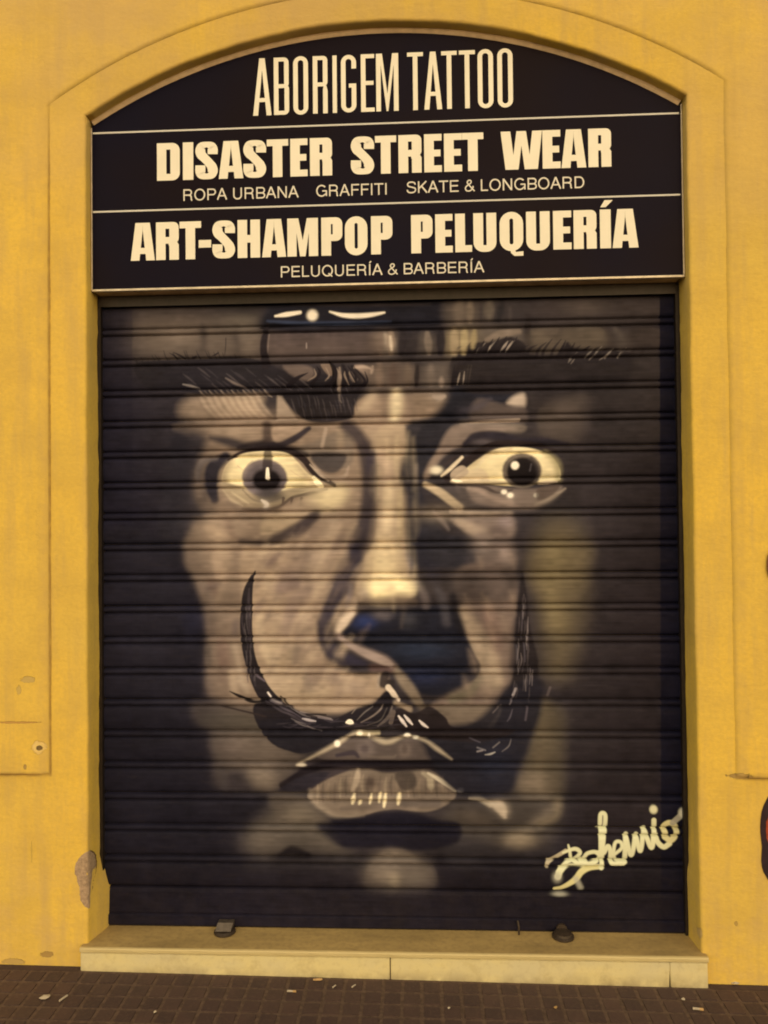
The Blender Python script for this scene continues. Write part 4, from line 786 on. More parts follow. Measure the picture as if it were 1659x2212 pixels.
def m_tread():
    m = Mat('worn_marble_tread', (.3, .22, .12), .5, .4)
    n = m.noise(5, 6, .65, sc=(.6, 2, 1)); n2 = m.noise(50, 4, .6)
    c = m.mix(m.ramp(n, .35, .68), (.44, .32, .14), (.30, .22, .10)); c = m.mix(m.ramp(n2, .45, .7, 0, .35), c, (.17, .12, .07))
    sep = m.n('SeparateXYZ'); m.lk(m.pos(), sep.inputs[0])
    c = m.mix(m.ramp(sep.outputs['Y'], -.018, -.030, 0, 1), c, (.50, .43, .24))                # lighter along the front nosing
    m.color(c); m.bump(n2, .001, .5); return m.m
def m_paint():
    paint_mural()
    img = bpy.data.images.new('shutter_painting', MW, MH, float_buffer=True)
    img.colorspace_settings.name = 'Linear Rec.709' if 'Linear Rec.709' in [e.name for e in bpy.types.ColorManagedInputColorspaceSettings.bl_rna.properties['name'].enum_items] else 'Non-Color'
    px = np.ones((MH, MW, 4), np.float32); px[..., :3] = canvas; img.pixels.foreach_set(px.ravel()); img.pack()
    m = Mat('painted_steel', (.1, .1, .1), .6, .05)
    tc = m.n('TexCoord', object=SHUTTER)
    mp = m.n('Mapping'); mp.inputs['Scale'].default_value = (1/(MX1-MX0), 1, 1/(MZ1-MZ0)); mp.inputs['Location'].default_value = (-MX0/(MX1-MX0), 0, -MZ0/(MZ1-MZ0))
    m.lk(tc.outputs['Object'], mp.inputs['Vector'])
    sp = m.n('SeparateXYZ'); m.lk(mp.outputs[0], sp.inputs[0]); cb = m.n('CombineXYZ'); m.lk(sp.outputs['X'], cb.inputs['X']); m.lk(sp.outputs['Z'], cb.inputs['Y'])
    ti = m.n('TexImage', image=img, extension='EXTEND', interpolation='Linear'); m.lk(cb.outputs[0], ti.inputs['Vector'])
    dust = m.noise(26, 5, .7, sc=(.5, 1, 2.0)); dirt = m.ramp(dust, .55, .78, 0, .09)
    sz = m.n('SeparateXYZ'); m.lk(m.pos(), sz.inputs[0]); foot = m.math('MULTIPLY', m.ramp(sz.outputs['Z'], .55, .10, 0, .08), m.ramp(m.noise(14, 5, .7), .4, .65))
    c = m.mix(m.math('ADD', dirt, foot), ti.outputs['Color'], (.075, .058, .05)); m.color(c)
    rv = m.noise(18, 4, .6, sc=(.3, 1, 3)); m.lk(m.ramp(rv, .3, .7, .5, .7), m.b.inputs['Roughness'])
    m.bump(m.math('ADD', m.noise(4, 3, .5, sc=(.5, 1, 3)), m.math('MULTIPLY', m.noise(150, 2, .5), .08)), .0016, .5)
    return m.m
def m_pad():
    m = Mat('pavement_concrete', (.07, .045, .035), .75, .3)
    n = m.noise(9, 4, .6); n2 = m.noise(90, 4, .65)
    oi = m.n('ObjectInfo'); c = m.mix(oi.outputs['Random'], (.052, .032, .034), (.074, .045, .042))
    c = m.mix(m.ramp(n, .4, .65, 0, .5), c, (.042, .029, .030)); c = m.mix(m.ramp(n2, .5, .72, 0, .5), c, (.10, .066, .052)); m.color(c); m.bump(n2, .0016, .8); return m.m

# ------------------------------------------------------------------ the wall
R_ARCH, ZA, ZS, HW = 2.276, 3.782, 3.441, 1.2
def arch_z(x): return ZA-R_ARCH+math.sqrt(R_ARCH**2-x*x)
def wob(t, k, a): return a*(math.sin(t*7.1+k)+.6*math.sin(t*17.3+2*k)+.5*math.sin(t*41+3*k)+.3*math.sin(t*89+k))
wall = empty('shop_wall', label='yellow plastered street wall round the arched shop opening', cat='wall')
XO, ZT, YB = 3.6, 5.2, .30
path = []                                                   # (point, inward normal, outer anchor)
NZ = 90
for i in range(NZ+1):
    z = -.06+(ZS+.06)*i/NZ
    path.append(((-HW, z), (1, 0), (-XO, z)))
NA = 80
for i in range(NA+1):
    x = -HW+2*HW*i/NA; z = arch_z(x); n = Vector((-x, -(z-(ZA-R_ARCH)))).normalized()
    path.append(((x, z), (n.x, n.y), (x if 0 < i < NA else x, ZT)))
for i in range(NZ, -1, -1):
    z = -.06+(ZS+.06)*i/NZ
    path.append(((HW+.004, z), (-1, 0), (XO, z)))
V, F = [], []; rows = 8
for j, (p, n, o) in enumerate(path):
    t = j*.04; a = wob(t, 1, .0012); b = wob(t, 5, .0014)+rnd.uniform(-.0013, .0013)
    z = p[1]; ex = 0
    if z < .40 and abs(p[0]) > 1.1: ex = .030*(1-max(0, z-.26)/.14) if p[0] < 0 else .006
    if z < .26 and abs(p[0]) > 1.1 and p[0] < 0: ex = .03
    def P(d, y): return (p[0]+n[0]*d, y, p[1]+n[1]*d)
    V += [(o[0], 0, o[1]), P(-.012+a, 0), P(-.005+a, .0016), P(-.0012+a, .006), P(a, .014), P(a*.5+ex*.3, .05), P(b+ex-(.0045 if p[0] < 0 else .002), .122), P(b+ex-.003, .22)]
for j in range(len(path)-1):
    for r in range(rows-1):
        q = (j*rows+r, (j+1)*rows+r, (j+1)*rows+r+1, j*rows+r+1)
        F.append(q)
n0 = len(V)                                                 # close the two upper corners
V += [(-XO, 0, ZT), (XO, 0, ZT)]
jL, jR = NZ*rows, (NZ+1+NA+1)*rows
F += [(jL, jL+rows, n0), (jR-rows, jR, n0+1)]
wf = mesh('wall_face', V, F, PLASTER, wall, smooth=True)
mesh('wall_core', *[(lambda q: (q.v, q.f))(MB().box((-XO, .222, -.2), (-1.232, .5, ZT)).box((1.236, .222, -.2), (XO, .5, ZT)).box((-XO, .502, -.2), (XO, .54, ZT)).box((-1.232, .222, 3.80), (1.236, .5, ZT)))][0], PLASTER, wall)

# the thicker coat of plaster outside the plain band round the opening
def coat(name, side):
    xb = -1.349 if side < 0 else 1.346; zb, zs = .782, 3.49; Rb = math.hypot(1.349, zs-(ZA-R_ARCH)); c0 = ZA-R_ARCH
    T, BW = .015, .045
    pts = []
    for i in range(41):
        z = zb+(zs-zb)*i/40; e = wob(z*1.3, 2 if side < 0 else 6, .0012)
        pts.append(((xb+e, z), (side, 0), (side*XO, z)))
    for i in range(1, 31):
        x = xb*(1-i/30.); z = c0+math.sqrt(Rb*Rb-x*x); n = Vector((x, z-c0)).normalized(); pts.append(((x, z), (n.x, n.y), (x, ZT-.002)))
    V, F = [], []
    for k, (p, n, o) in enumerate(pts):
        up = k > 40; f = (1 if side < 0 else .3)*(1-.955*min(1, max(0, (k-30)/10))) - .02*min(1, max(0, (k-43)/12))
        q = lambda d, y: (p[0]+n[0]*d, y, p[1]+n[1]*d)
        V += [q(0, .004), q(0, -.0055*f-.0002), q(BW*.5, -.0100*f-.0002), q(BW, -T*f-.0002), (o[0], -T*f-.0002, o[1])]
    R5 = 5
    for k in range(len(pts)-1):
        for r in range(R5-1): F.append((k*R5+r, k*R5+r+1, (k+1)*R5+r+1, (k+1)*R5+r))
    n0 = len(V); V += [(side*XO, -.004, ZT-.002)]; F.append((40*R5+4, 41*R5+4, n0))
    # lower lip
    n1 = len(V); m = 24
    for i in range(m+1):
        x = xb+side*BW+(side*XO-xb-side*BW)*i/m; e = wob(x*2, 3, .0016)
        V += [(x, -T-.0002, zb+.012), (x, -T, zb+.002+e), (x, -T+.003, zb-.003+e), (x, .004, zb-.004+e)]
        if i: F += [(n1+4*(i-1)+r, n1+4*i+r, n1+4*i+r+1, n1+4*(i-1)+r+1) for r in range(3)]
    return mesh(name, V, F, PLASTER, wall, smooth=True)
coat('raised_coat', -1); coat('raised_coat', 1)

# bare mortar where the plaster has come off the corner, with a ragged lifted edge
MORTAR = simple('bare_mortar', (.36, .27, .20), .95, .1, .25, 70, .003); CRACK = simple('broken_plaster_edge', (.12, .08, .045), .9, .1, .3, 60, .001)
prof_c = [(-.012, 0), (-.005, .0016), (-.0012, .006), (0, .014), (0, .05), (0, .12)]
def on_corner(s_, z, off):
    """s_ metres from the start of the rounded corner: negative on the front, positive round it"""
    if s_ <= 0: return (-HW-.012+s_, -off, z)
    for a, b_ in zip(prof_c, prof_c[1:]):
        L = math.hypot(b_[0]-a[0], b_[1]-a[1])
        if s_ <= L or b_ is prof_c[-1]:
            t = s_/L; nx_, ny_ = (b_[1]-a[1])/L, -(b_[0]-a[0])/L
            return (-HW+a[0]+(b_[0]-a[0])*t+nx_*off, a[1]+(b_[1]-a[1])*t+ny_*off, z)
        s_ -= L
rows_ = [(1195, 500, 510), (1210, 478, 520), (1235, 452, 536), (1262, 436, 545), (1290, 427, 549), (1320, 428, 550), (1345, 440, 547), (1372, 441, 541), (1395, 455, 528), (1420, 461, 524), (1445, 458, 523), (1475, 462, 522), (1500, 474, 521), (1520, 492, 520), (1536, 510, 519)]
Vp, Fp, edge = [], [], []; nc = 12
zr = [(survey(184, (2600+r[0]/1.4786)*.54, 0)[2], r[1], r[2]) for r in rows_]
zz = []
for a, b_ in zip(zr, zr[1:]):
    for u in (0, .33, .66): zz.append((a[0]+(b_[0]-a[0])*u, a[1]+(b_[1]-a[1])*u+rnd.uniform(-3, 3), a[2]+(b_[2]-a[2])*u+rnd.uniform(-2, 2)))
zz.append(zr[-1])
for z, a, b_ in zz:
    sl = (a-505)/1.4786*.54/546+.010; sr = .018+(b_-505)/80*.145*.8
    for k in range(nc): Vp.append(on_corner(sl+(sr-sl)*k/(nc-1), z, .0010 if 0 < k < nc-1 else .0002))
    edge.append(on_corner(sr, z, .0016))
for i in range(len(zz)-1): Fp += [(i*nc+k, (i+1)*nc+k, (i+1)*nc+k+1, i*nc+k+1) for k in range(nc-1)]
pp = mesh('bare_patch', Vp, Fp, MORTAR, wall, smooth=True); pp['label'] = 'grey mortar showing where plaster has broken off'
MB().tube(edge[1:32], [.0012+.0016*abs(math.sin(i*1.7)) for i in range(31)], 5).obj('plaster_crack', CRACK, wall)
# ------------------------------------------------------------------ roller shutter
SHUTTER = empty('roller_shutter', (0, 0, 0), label='closed steel roller shutter painted with a large dim face with a curled moustache', cat='roller shutter')
PAINT = m_paint()
PITCH, ZG0 = .13, 2.603
prof = [(0, .0165), (-.0026, .0160), (-.0044, .0040), (-.0075, -.0012), (-.0140, -.0036), (-.0205, -.0026), (-.0240, .0015), (-.0256, .0155), (-.0302, .0160), (-.0330, .0040),
        (-.038, .0004), (-.050, -.0016), (-.070, -.0028), (-.090, -.0026), (-.110, -.0010), (-.1205, .0012), (-.1250, .0045), (-.1268, .0155), (-.1299, .0165)]
def slat_mesh(z_cut=None, seed=0):
    xs = [-1.192, 1.192]; V, F = [], []; n = len(prof); m = 12
    for i in range(m+1):
        x = xs[0]+(xs[1]-xs[0])*i/m
        for (z, y) in prof: V.append((x, y, z))
    for i in range(m): F += [(i*n+k, i*n+k+1, (i+1)*n+k+1, (i+1)*n+k) for k in range(n-1)]
    me = bpy.data.meshes.new('slat'); me.from_pydata(V, [], F); me.polygons.foreach_set('use_smooth', [True]*len(me.polygons)); me.materials.append(PAINT); return me
sm = slat_mesh()
bm = bmesh.new(); bm.from_mesh(sm); bmesh.ops.recalc_face_normals(bm, faces=bm.faces)
if sum(f.normal.y for f in bm.faces) > 0: bmesh.ops.reverse_faces(bm, faces=bm.faces)
bm.to_mesh(sm); bm.free()
for k in range(-1, 18):
    o = bpy.data.objects.new('slat', sm); link(o, SHUTTER); o.location = (0, YSH+rnd.uniform(-.0012, .0012), ZG0-PITCH*k)
    o.rotation_euler = (rnd.uniform(-.006, .006), rnd.uniform(-.0005, .0005), 0)
zb = ZG0-PITCH*18
b = MB(); pr = [(zb, .0165), (zb-.006, .003), (zb-.02, -.001), (.160, -.002), (.154, .000), (.152, -.006), (.149, -.010), (.112, -.010), (.108, -.006), (.107, .006)]
Vv, Ff = [], []
for i in range(13):
    for (z, y) in pr: Vv.append((-1.192+2.384*i/12, YSH+y, z))
for i in range(12): Ff += [(i*len(pr)+k, i*len(pr)+k+1, (i+1)*len(pr)+k+1, (i+1)*len(pr)+k) for k in range(len(pr)-1)]
mesh('bottom_bar', Vv, Ff, PAINT, SHUTTER)
RAIL = simple('dark_rail_paint', (.016, .012, .012), .5, .3, .3, 40)
STEEL = simple('dull_steel', (.13, .11, .10), .45, .5, .2, 60, .0004, .6)
DARKM = simple('dark_metal', (.035, .025, .02), .5, .4, .2, 60)
for s in (-1, 1):
    MB().box((s*1.189, YSH-.022, .105), (s*1.205, YSH+.012, 2.735)).obj('guide_rail', RAIL, SHUTTER) if s > 0 else MB().box((-1.207, YSH-.022, .105), (-1.191, YSH+.012, 2.735)).obj('guide_rail', RAIL, SHUTTER)
def lathe(mb, c, prof_, n=20, axis='y'):
    V, F = [], []
    for (r, h) in prof_:
        for k in range(n):
            a = 2*math.pi*k/n
            V.append((c[0]+r*math.cos(a), c[1]+h, c[2]+r*math.sin(a)) if axis == 'y' else (c[0]+r*math.cos(a), c[1]+r*math.sin(a), c[2]+h))
    for i in range(len(prof_)-1): F += [(i*n+k, i*n+(k+1) % n, (i+1)*n+(k+1) % n, (i+1)*n+k) for k in range(n)]
    F += [tuple(range(n)), tuple(range(len(V)-n, len(V)))]
    return mb.add(V, F)
# floor lock at the left: a steel hood over a dark base; at the right a round dark lock
lx = survey(486, 2000, .10)[0]; rx = survey(1216, 2005, .10)[0]; px_ = survey(1121, 2008, .11)[0]; TZ = .106
lk_ = mesh('floor_lock', *(lambda q: (q.v, q.f))(lathe(MB(), (lx, .098, TZ), [(.044, .0), (.044, .006), (.036, .011)], 20, 'z')), DARKM, SHUTTER, loc=None)
MB().add([(lx-.034, .076, TZ+.012), (lx+.030, .076, TZ+.012), (lx+.030, .072, TZ+.015), (lx-.034, .072, TZ+.015), (lx-.030, .100, TZ+.036), (lx+.034, .100, TZ+.036), (lx+.034, .128, TZ+.036), (lx-.030, .128, TZ+.036), (lx-.034, .128, TZ+.012), (lx+.030, .128, TZ+.012)],
         [(0, 1, 2, 3), (3, 2, 5, 4), (4, 5, 6, 7), (0, 3, 4, 7, 8), (1, 9, 6, 5, 2), (0, 8, 9, 1)]).obj('lock_hood', STEEL, lk_)
lk2 = mesh('floor_lock', *(lambda q: (q.v, q.f))(lathe(lathe(MB(), (rx, .100, TZ), [(.044, 0), (.044, .006), (.036, .010), (.034, .018), (.012, .022)], 20, 'z'), (rx, .128, TZ+.014), [(.022, -.004), (.022, .012)], 16)), DARKM, SHUTTER)
lk2['label'] = 'round dark floor lock'
MB().tube([(px_, .112, TZ-.001), (px_, .112, TZ+.03), (px_-.004, .118, TZ+.052)], .0042, 8).obj('bolt', DARKM, SHUTTER)
# the brush-scraped weather strip under the bottom bar
MB().box((-1.186, YSH-.004, .1035), (1.186, YSH+.004, .1075)).obj('weather_strip', RAIL, SHUTTER)

# ------------------------------------------------------------------ door step
step = empty('door_step', (0, -.02, 0), label='low marble door step with a thin tread under the painted shutter', cat='step')
step.location = (0, 0, 0)
MARB = m_marble(); TREAD = m_tread()
xl, xr, yf = survey(172, 2041, -.03)[0], survey(1531, 2066, -.03)[0], -.030
Vt, Ft = [], []; prt = [(.104, .21), (.1035, .10), (.1040, 0), (.1040, -.022), (.1020, -.0285), (.098, -.031), (.088, -.031), (.085, -.029), (.0835, -.022), (.0835, .04)]
N = 40
for i in range(N+1):
    x = xl+(xr-xl)*i/N
    for k, (z, y) in enumerate(prt): Vt.append((x, y+(rnd.uniform(-.0006, .0006) if 3 <= k <= 7 else 0), z+(rnd.uniform(-.0004, .0004) if 3 <= k <= 7 else 0)))
for i in range(N): Ft += [(i*10+k, i*10+k+1, (i+1)*10+k+1, (i+1)*10+k) for k in range(9)]
Ft += [tuple(range(9, -1, -1)), tuple(N*10+k for k in range(10))]
tr = mesh('tread', Vt, Ft, TREAD, step, smooth=False)
xj1, xj2 = survey(843, 2090, -.026)[0], survey(1446, 2095, -.026)[0]
for (a0, a1, b0, b1) in ((xl+.001, xl+.001, xj1-.0022, xj1-.0018), (xj1+.0018, xj1+.0022, xj2-.003, xj2+.003), (xj2+.007, xj2+.001, xr-.001, xr-.003)):
    # (bottom x, top x) of each side
    bm = bmesh.new(); zt = .0825
    vb = [bm.verts.new(v) for v in ((a0, -.026, -.06), (b0, -.026, -.06), (b0, .03, -.06), (a0, .03, -.06), (a1, -.026, zt), (b1, -.026, zt), (b1, .03, zt), (a1, .03, zt))]
    for f in ((0, 3, 2, 1), (4, 5, 6, 7), (0, 1, 5, 4), (1, 2, 6, 5), (2, 3, 7, 6), (3, 0, 4, 7)): bm.faces.new([vb[i] for i in f])
    bmesh.ops.bevel(bm, geom=bm.edges[:], offset=.0025, segments=2, affect='EDGES')
    me = bpy.data.meshes.new('stone_slab'); bm.to_mesh(me); bm.free(); me.materials.append(MARB); link(bpy.data.objects.new('stone_slab', me), step)
MB().box((xl+.004, -.021, -.06), (xr-.004, .02, .083)).obj('mortar_bed', DARKM, step)

# ------------------------------------------------------------------ shop sign
sign = empty('shop_sign', (0, .05, 3.2), label='arched black shop sign with three bands of cream lettering', cat='sign'); sign.location = (0, 0, 0)
mb_ = Mat('dark_sign_sheet', (.012, .010, .016), .22, .04); nn = mb_.noise(3, 3, .5); mb_.lk(mb_.ramp(nn, .3, .7, .28, .38), mb_.b.inputs['Roughness'])
mb_.color(mb_.mix(mb_.ramp(mb_.noise(1.2, 3, .5), .35, .65), (.0085, .0052, .0100), (.0058, .0052, .0180))); mb_.bump(mb_.noise(1.6, 2, .5), .004, .5); BOARD = mb_.m
CREAM = simple('cream_vinyl', (.80, .80, .76), .5, .35, .03, 8); GREYV = simple('pale_grey_vinyl', (.60, .62, .66), .5, .35, .03, 8)
ALU = simple('aluminium_trim', (.50, .46, .40), .42, .5, .15, 30, 0, .35); TRIM = simple('beige_sealant', (.50, .39, .27), .7, .3, .12, 25, .0006)
ZB, Z1, Z2, YS = 2.740, 3.392, 3.065, .050
xL, xR = -1.1925, 1.1965
def panel(z0, z1, top=False):
    P = [(xL, z0), (xR, z0)]
    if top:
        for i in range(49):
            x = xR+(xL-xR)*i/48; P.append((x, max(z0+.02, arch_z(min(abs(x), 1.199))-.019)))
    else: P += [(xR, z1), (xL, z1)]
    return MB().prism(P, YS, YS+.012).obj('sign_panel', BOARD, sign)
panel(ZB+.004, Z2-.004); panel(Z2+.004, Z1-.004); panel(Z1+.004, 0, True)
for z in (Z1, Z2): MB().box((xL+.002, YS-.0012, z-.0034), (xR-.006, YS+.006, z+.0034)).obj('divider_line', GREYV, sign)
# sealant along the arch, edge trims, bottom trim and the soffit board of the box
Vv, Ff = [], []
for i in range(65):
    x = -1.196+2.394*i/64; z = arch_z(x); n = Vector((-x, -(z-(ZA-R_ARCH)))).normalized()
    for d, y in ((-.004, YS-.003), (.004, YS-.006), (.014, YS-.005), (.0215, YS+.001)): Vv.append((x+n.x*d, y, z+n.y*d))
    if i: Ff += [(4*(i-1)+r, 4*i+r, 4*i+r+1, 4*(i-1)+r+1) for r in range(3)]
mesh('arch_trim', Vv, Ff, TRIM, sign, smooth=True)
MB().box((xL-.0045, YS-.004, ZB), (xL, YS+.01, Z1+.02)).obj('edge_trim', ALU, sign)
MB().box((xR, YS-.004, ZB), (xR+.0045, YS+.01, Z1+.035)).obj('edge_trim', ALU, sign)
MB().box((xL-.004, YS-.006, ZB-.006), (xR+.004, YS+.012, ZB+.003), .0015).obj('bottom_trim', ALU, sign)
SOF = simple('brown_soffit_board', (.46, .34, .22), .6, .3, .2, 20)
MB().box((-1.19, YS+.013, ZB-.004), (1.19, YSH+.10, ZB+.004)).obj('soffit_board', SOF, sign)
MB().box((-1.19, YSH-.03, 2.690), (1.19, YSH-.022, 2.735)).box((-1.19, YSH+.03, 2.6), (1.19, YSH+.04, 3.3)).obj('back_board', RAIL, sign)

# lettering cut from vinyl: every glyph from bars, rings and slanted blocks
class Glyphs:
    def __init__(s): s.mb = MB(); s.k = 0
    def poly(s, P):
        s.k = (s.k+1) % 9; s.mb.prism(P, YS-.0005-.00003*s.k, YS+.001)
    def ringp(s, A, B, closed=True):
        n = len(A); s.k = (s.k+1) % 7
        for i in range(n if closed else n-1):
            j = (i+1) % n; y = YS-.0005-.00003*s.k-.000003*(i % 9)
            s.mb.add([(p[0], y, p[1]) for p in (A[i], A[j], B[j], B[i])], [(0, 1, 2, 3)])
def rr(x0, z0, x1, z1, r, n=6, corners=(1, 1, 1, 1)):
    out = []; r = min(r, (x1-x0)/2, (z1-z0)/2)
    for (cx, cz, a0, k) in ((x0, z0, 180, 0), (x1, z0, 270, 1), (x1, z1, 0, 2), (x0, z1, 90, 3)):
        q = max(r if corners[k] else .0004, .0002); sx = 1 if k in (0, 3) else -1; sz = 1 if k in (0, 1) else -1
        for i in range(n+1):
            a = math.radians(a0+90*i/n); out.append((cx+sx*q+q*math.cos(a), cz+sz*q+q*math.sin(a)))
    return out
def glyph(g, ch, x0, x1, z0, h, tx, ty, bold):
    w = x1-x0; X = lambda u: x0+u*w; Z = lambda v: z0+v*h
    box = lambda a, b_, c, d: g.poly([(a, b_), (c, b_), (c, d), (a, d)])
    q = lambda *p: g.poly([(X(a), Z(b_)) for a, b_ in p])
    t = tx; R = (.52 if bold else .5)*w
    def ring(a, b_, c, d, co=(1, 1, 1, 1), r=None):
        r = r or min((c-a)/2, .30*h if bold else .5*w); g.ringp(rr(a, b_, c, d, r, 6, co), rr(a+t, b_+ty, c-t, d-ty, max(r-t, .0006), 6, co))
    if ch == 'I': box(x0, z0, x1, Z(1))
    elif ch == 'Í': box(x0, z0, x1, Z(1)); q((.05, 1.06), (.55, 1.06), (1.22, 1.24), (.45, 1.24))
    elif ch == '-': box(x0, Z(.30), x1, Z(.50))
    elif ch == 'D': ring(x0, z0, x1, Z(1), (0, 1, 1, 0), .20*h)
    elif ch == 'O': ring(x0, z0-.01*h, x1, Z(1.01))
    elif ch == 'Q': ring(x0, z0-.01*h, x1, Z(1.01)); q((.42, .06), (.60, .10), (.68, -.035), (1.0, -.02), (1.0, -.135), (.62, -.135), (.48, -.06))
    elif ch == 'P': box(x0, z0, x0+t, Z(.5)); ring(x0, Z(.38), x1, Z(1), (0, 1, 1, 0), .17*h)
    elif ch == 'R':
        zb_ = .43 if bold else .47; box(x0, z0, x0+t, Z(.5)); ring(x0, Z(zb_), x1, Z(1), (0, 1, 1, 0), .14*h if bold else .3*w)
        if bold: q((1-t/w, 0), (1, 0), (1, .40), (.93, .47), (.80, .50), (.55, .50), (.55, .40), (1-t/w, .36))
        else: q((1-t/w, 0), (1, 0), (1, .40), (.92, .48), (.74, .53), (.72, .46), (1-t/w, .41))
    elif ch == 'B': ring(x0, Z(.5-ty/h/2), x1-.02*w, Z(1), (0, 1, 1, 0), .32*w); ring(x0, z0, x1, Z(.5+ty/h/2), (0, 1, 1, 0), .32*w)
    elif ch == 'U':
        r = .5*w if not bold else min(w/2, .25*h); A = [(x0, Z(1))]+[p for p in rr(x0, z0-.01*h, x1, Z(1), r, 8)[:18]]+[(x1, Z(1))]
        B = [(x0+t, Z(1))]+[p for p in rr(x0+t, z0+ty-.01*h, x1-t, Z(1), max(r-t, .001), 8)[:18]]+[(x1-t, Z(1))]; g.ringp(A, B, False)
    elif ch == 'T': box(x0, Z(1)-ty, x1, Z(1)); c = (x0+x1)/2; box(c-t/2, z0, c+t/2, Z(1)-ty)
    elif ch == 'L': box(x0, z0, x0+t, Z(1)); box(x0+t, z0, x1, z0+ty)
    elif ch == 'E':
        box(x0, z0, x0+t, Z(1))
        for v, ww in ((0, 1), (.5-ty/h/2, .93), (1-ty/h, 1)): box(x0+t, Z(v), x0+w*ww, Z(v)+ty)
    elif ch == 'H': box(x0, z0, x0+t, Z(1)); box(x1-t, z0, x1, Z(1)); box(x0+t, Z(.40), x1-t, Z(.60))
    elif ch == 'A':
        if bold:
            q((0, 0), (.36, 0), (.385, .175), (.42, .35), (.495, .80), (.5, 1), (.20, 1)); q((.64, 0), (1, 0), (.80, 1), (.5, 1), (.505, .80), (.58, .35), (.615, .175)); q((.36, .175), (.64, .175), (.60, .335), (.40, .335))
        else:
            a = 1.08*t/w; q((0, 0), (a, 0), (.5+.04, .93), (.5+.05, 1), (.5-a*.55, 1)); q((1-a, 0), (1, 0), (.5+a*.55, 1), (.5-.05, 1), (.5-.04, .93)); q((.22, .235), (.78, .235), (.765, .235+ty/h), (.235, .235+ty/h))
    elif ch == 'M':
        if bold:
            q((0, 0), (.30, 0), (.30, 1), (0, 1)); q((.70, 0), (1, 0), (1, 1), (.70, 1)); q((.30, .62), (.30, 1), (.36, 1), (.5, .42), (.5, 0), (.41, 0)); q((.70, .62), (.59, 0), (.5, 0), (.5, .42), (.64, 1), (.70, 1))
        else:
            a = t/w; q((0, 0), (a, 0), (a, 1), (0, 1)); q((1-a, 0), (1, 0), (1, 1), (1-a, 1)); q((a, 1), (a, .80), (.46, 0), (.5, 0), (.5, .30), (a*1.3, 1)); q((1-a, 1), (1-a*1.3, 1), (.5, .30), (.5, 0), (.54, 0), (1-a, .80))
    elif ch == 'W':
        for mir in (0, 1):
            f = (lambda u: 1-u) if mir else (lambda u: u)
            q(*[(f(a), b_) for a, b_ in ((0, 1), (.235, 1), (.305, .38), (.33, 0), (.11, 0))]); q(*[(f(a), b_) for a, b_ in ((.33, 0), (.305, .38), (.385, 1), (.5, 1), (.5, .62), (.425, 0))])
    elif ch == 'S':
        c = [(.775, .665, .275), (.775, .80, .275), (.72, .885, .22), (.5, .925, .155), (.28, .885, .22), (.225, .78, .275), (.26, .665, .265), (.42, .56, .24), (.62, .43, .24), (.745, .32, .265), (.775, .21, .275), (.72, .115, .22), (.5, .075, .155), (.28, .115, .22), (.225, .20, .275), (.225, .375, .275)]
        pts = []
        for i in range(len(c)-1):
            a = c[max(i-1, 0)]; b_ = c[i]; d = c[i+1]; e = c[min(i+2, len(c)-1)]
            for u in np.linspace(0, 1, 5)[:-1]: pts.append([.5*((2*b_[k])+(d[k]-a[k])*u+(2*a[k]-5*b_[k]+4*d[k]-e[k])*u*u+(3*b_[k]-a[k]-3*d[k]+e[k])*u**3) for k in range(3)])
        pts.append(list(c[-1])); A, B = [], []
        for i, p in enumerate(pts):
            a = pts[max(i-1, 0)]; d = pts[min(i+1, len(pts)-1)]; dx, dz = (d[0]-a[0])*w, (d[1]-a[1])*h; L = math.hypot(dx, dz); nx, nz_ = -dz/L, dx/L
            k = p[2]*h/2*.97; A.append((X(p[0])+nx*k, Z(p[1])+nz_*k)); B.append((X(p[0])-nx*k, Z(p[1])-nz_*k))
        g.ringp(A, B, False)
    elif ch == 'G':
        r = w/2; O_ = rr(x0, z0, x1, Z(1), r, 8); I_ = rr(x0+t, z0+ty, x1-t, Z(1)-ty, r-t, 8)
        # from the lower right corner, round the left side, to the upper right end
        oo = [(x1, Z(.50))]+O_[9:18][::-1]+O_[0:9][::-1]+O_[27:36][::-1]+O_[18:27][::-1]+[(x1, Z(.76))]
        ii = [(x1-t, Z(.50))]+I_[9:18][::-1]+I_[0:9][::-1]+I_[27:36][::-1]+I_[18:27][::-1]+[(x1-t, Z(.76))]
        g.ringp(oo, ii, False); q((.52, .50-ty/h), (1-t/w, .50-ty/h), (1-t/w, .50), (.52, .50))
def text_line(name, items, y_l, y_r, h_l, h_r, tx, ty, bold, mat):
    """items: (letter, left, right) in surveyed picture columns; baseline row at both ends and cap heights"""
    xa, xb = items[0][1], items[-1][2]; g = Glyphs()
    zb_ = (survey(xa, y_l, YS)[2]+survey(xb, y_r, YS)[2])/2
    hh = ((survey(xa, y_l-h_l, YS)[2]+survey(xb, y_r-h_r, YS)[2])/2)-zb_
    last = None
    for ch, a, b_ in items:
        if last is not None and a-last > 15: g.mb.obj(name, mat, sign); g = Glyphs()       # a new word
        last = b_
        f = (a-xa)/(xb-xa); yy = y_l+(y_r-y_l)*f-25
        glyph(g, ch, survey(a, yy, YS)[0], survey(b_, yy, YS)[0], zb_, hh, tx*hh, ty*hh, bold)
    return g.mb.obj(name, mat, sign)
f5 = lambda x: (980+x/1.481)*.54
text_line('lettering', [(c, f5(a), f5(b_)) for c, a, b_ in (('A', 48, 157), ('B', 172, 262), ('O', 287, 375), ('R', 403, 490), ('I', 520, 545), ('G', 570, 660), ('E', 688, 768), ('M', 778, 910), ('T', 963, 1057), ('A', 1062, 1168), ('T', 1165, 1257), ('T', 1270, 1365), ('O', 1380, 1472), ('O', 1497, 1588))],
          250.4, 230.4, 123, 126, .080, .070, False, CREAM)
f1 = lambda x: (600+x/1.843)*.54; f2 = lambda x: (1400+x/1.508)*.54
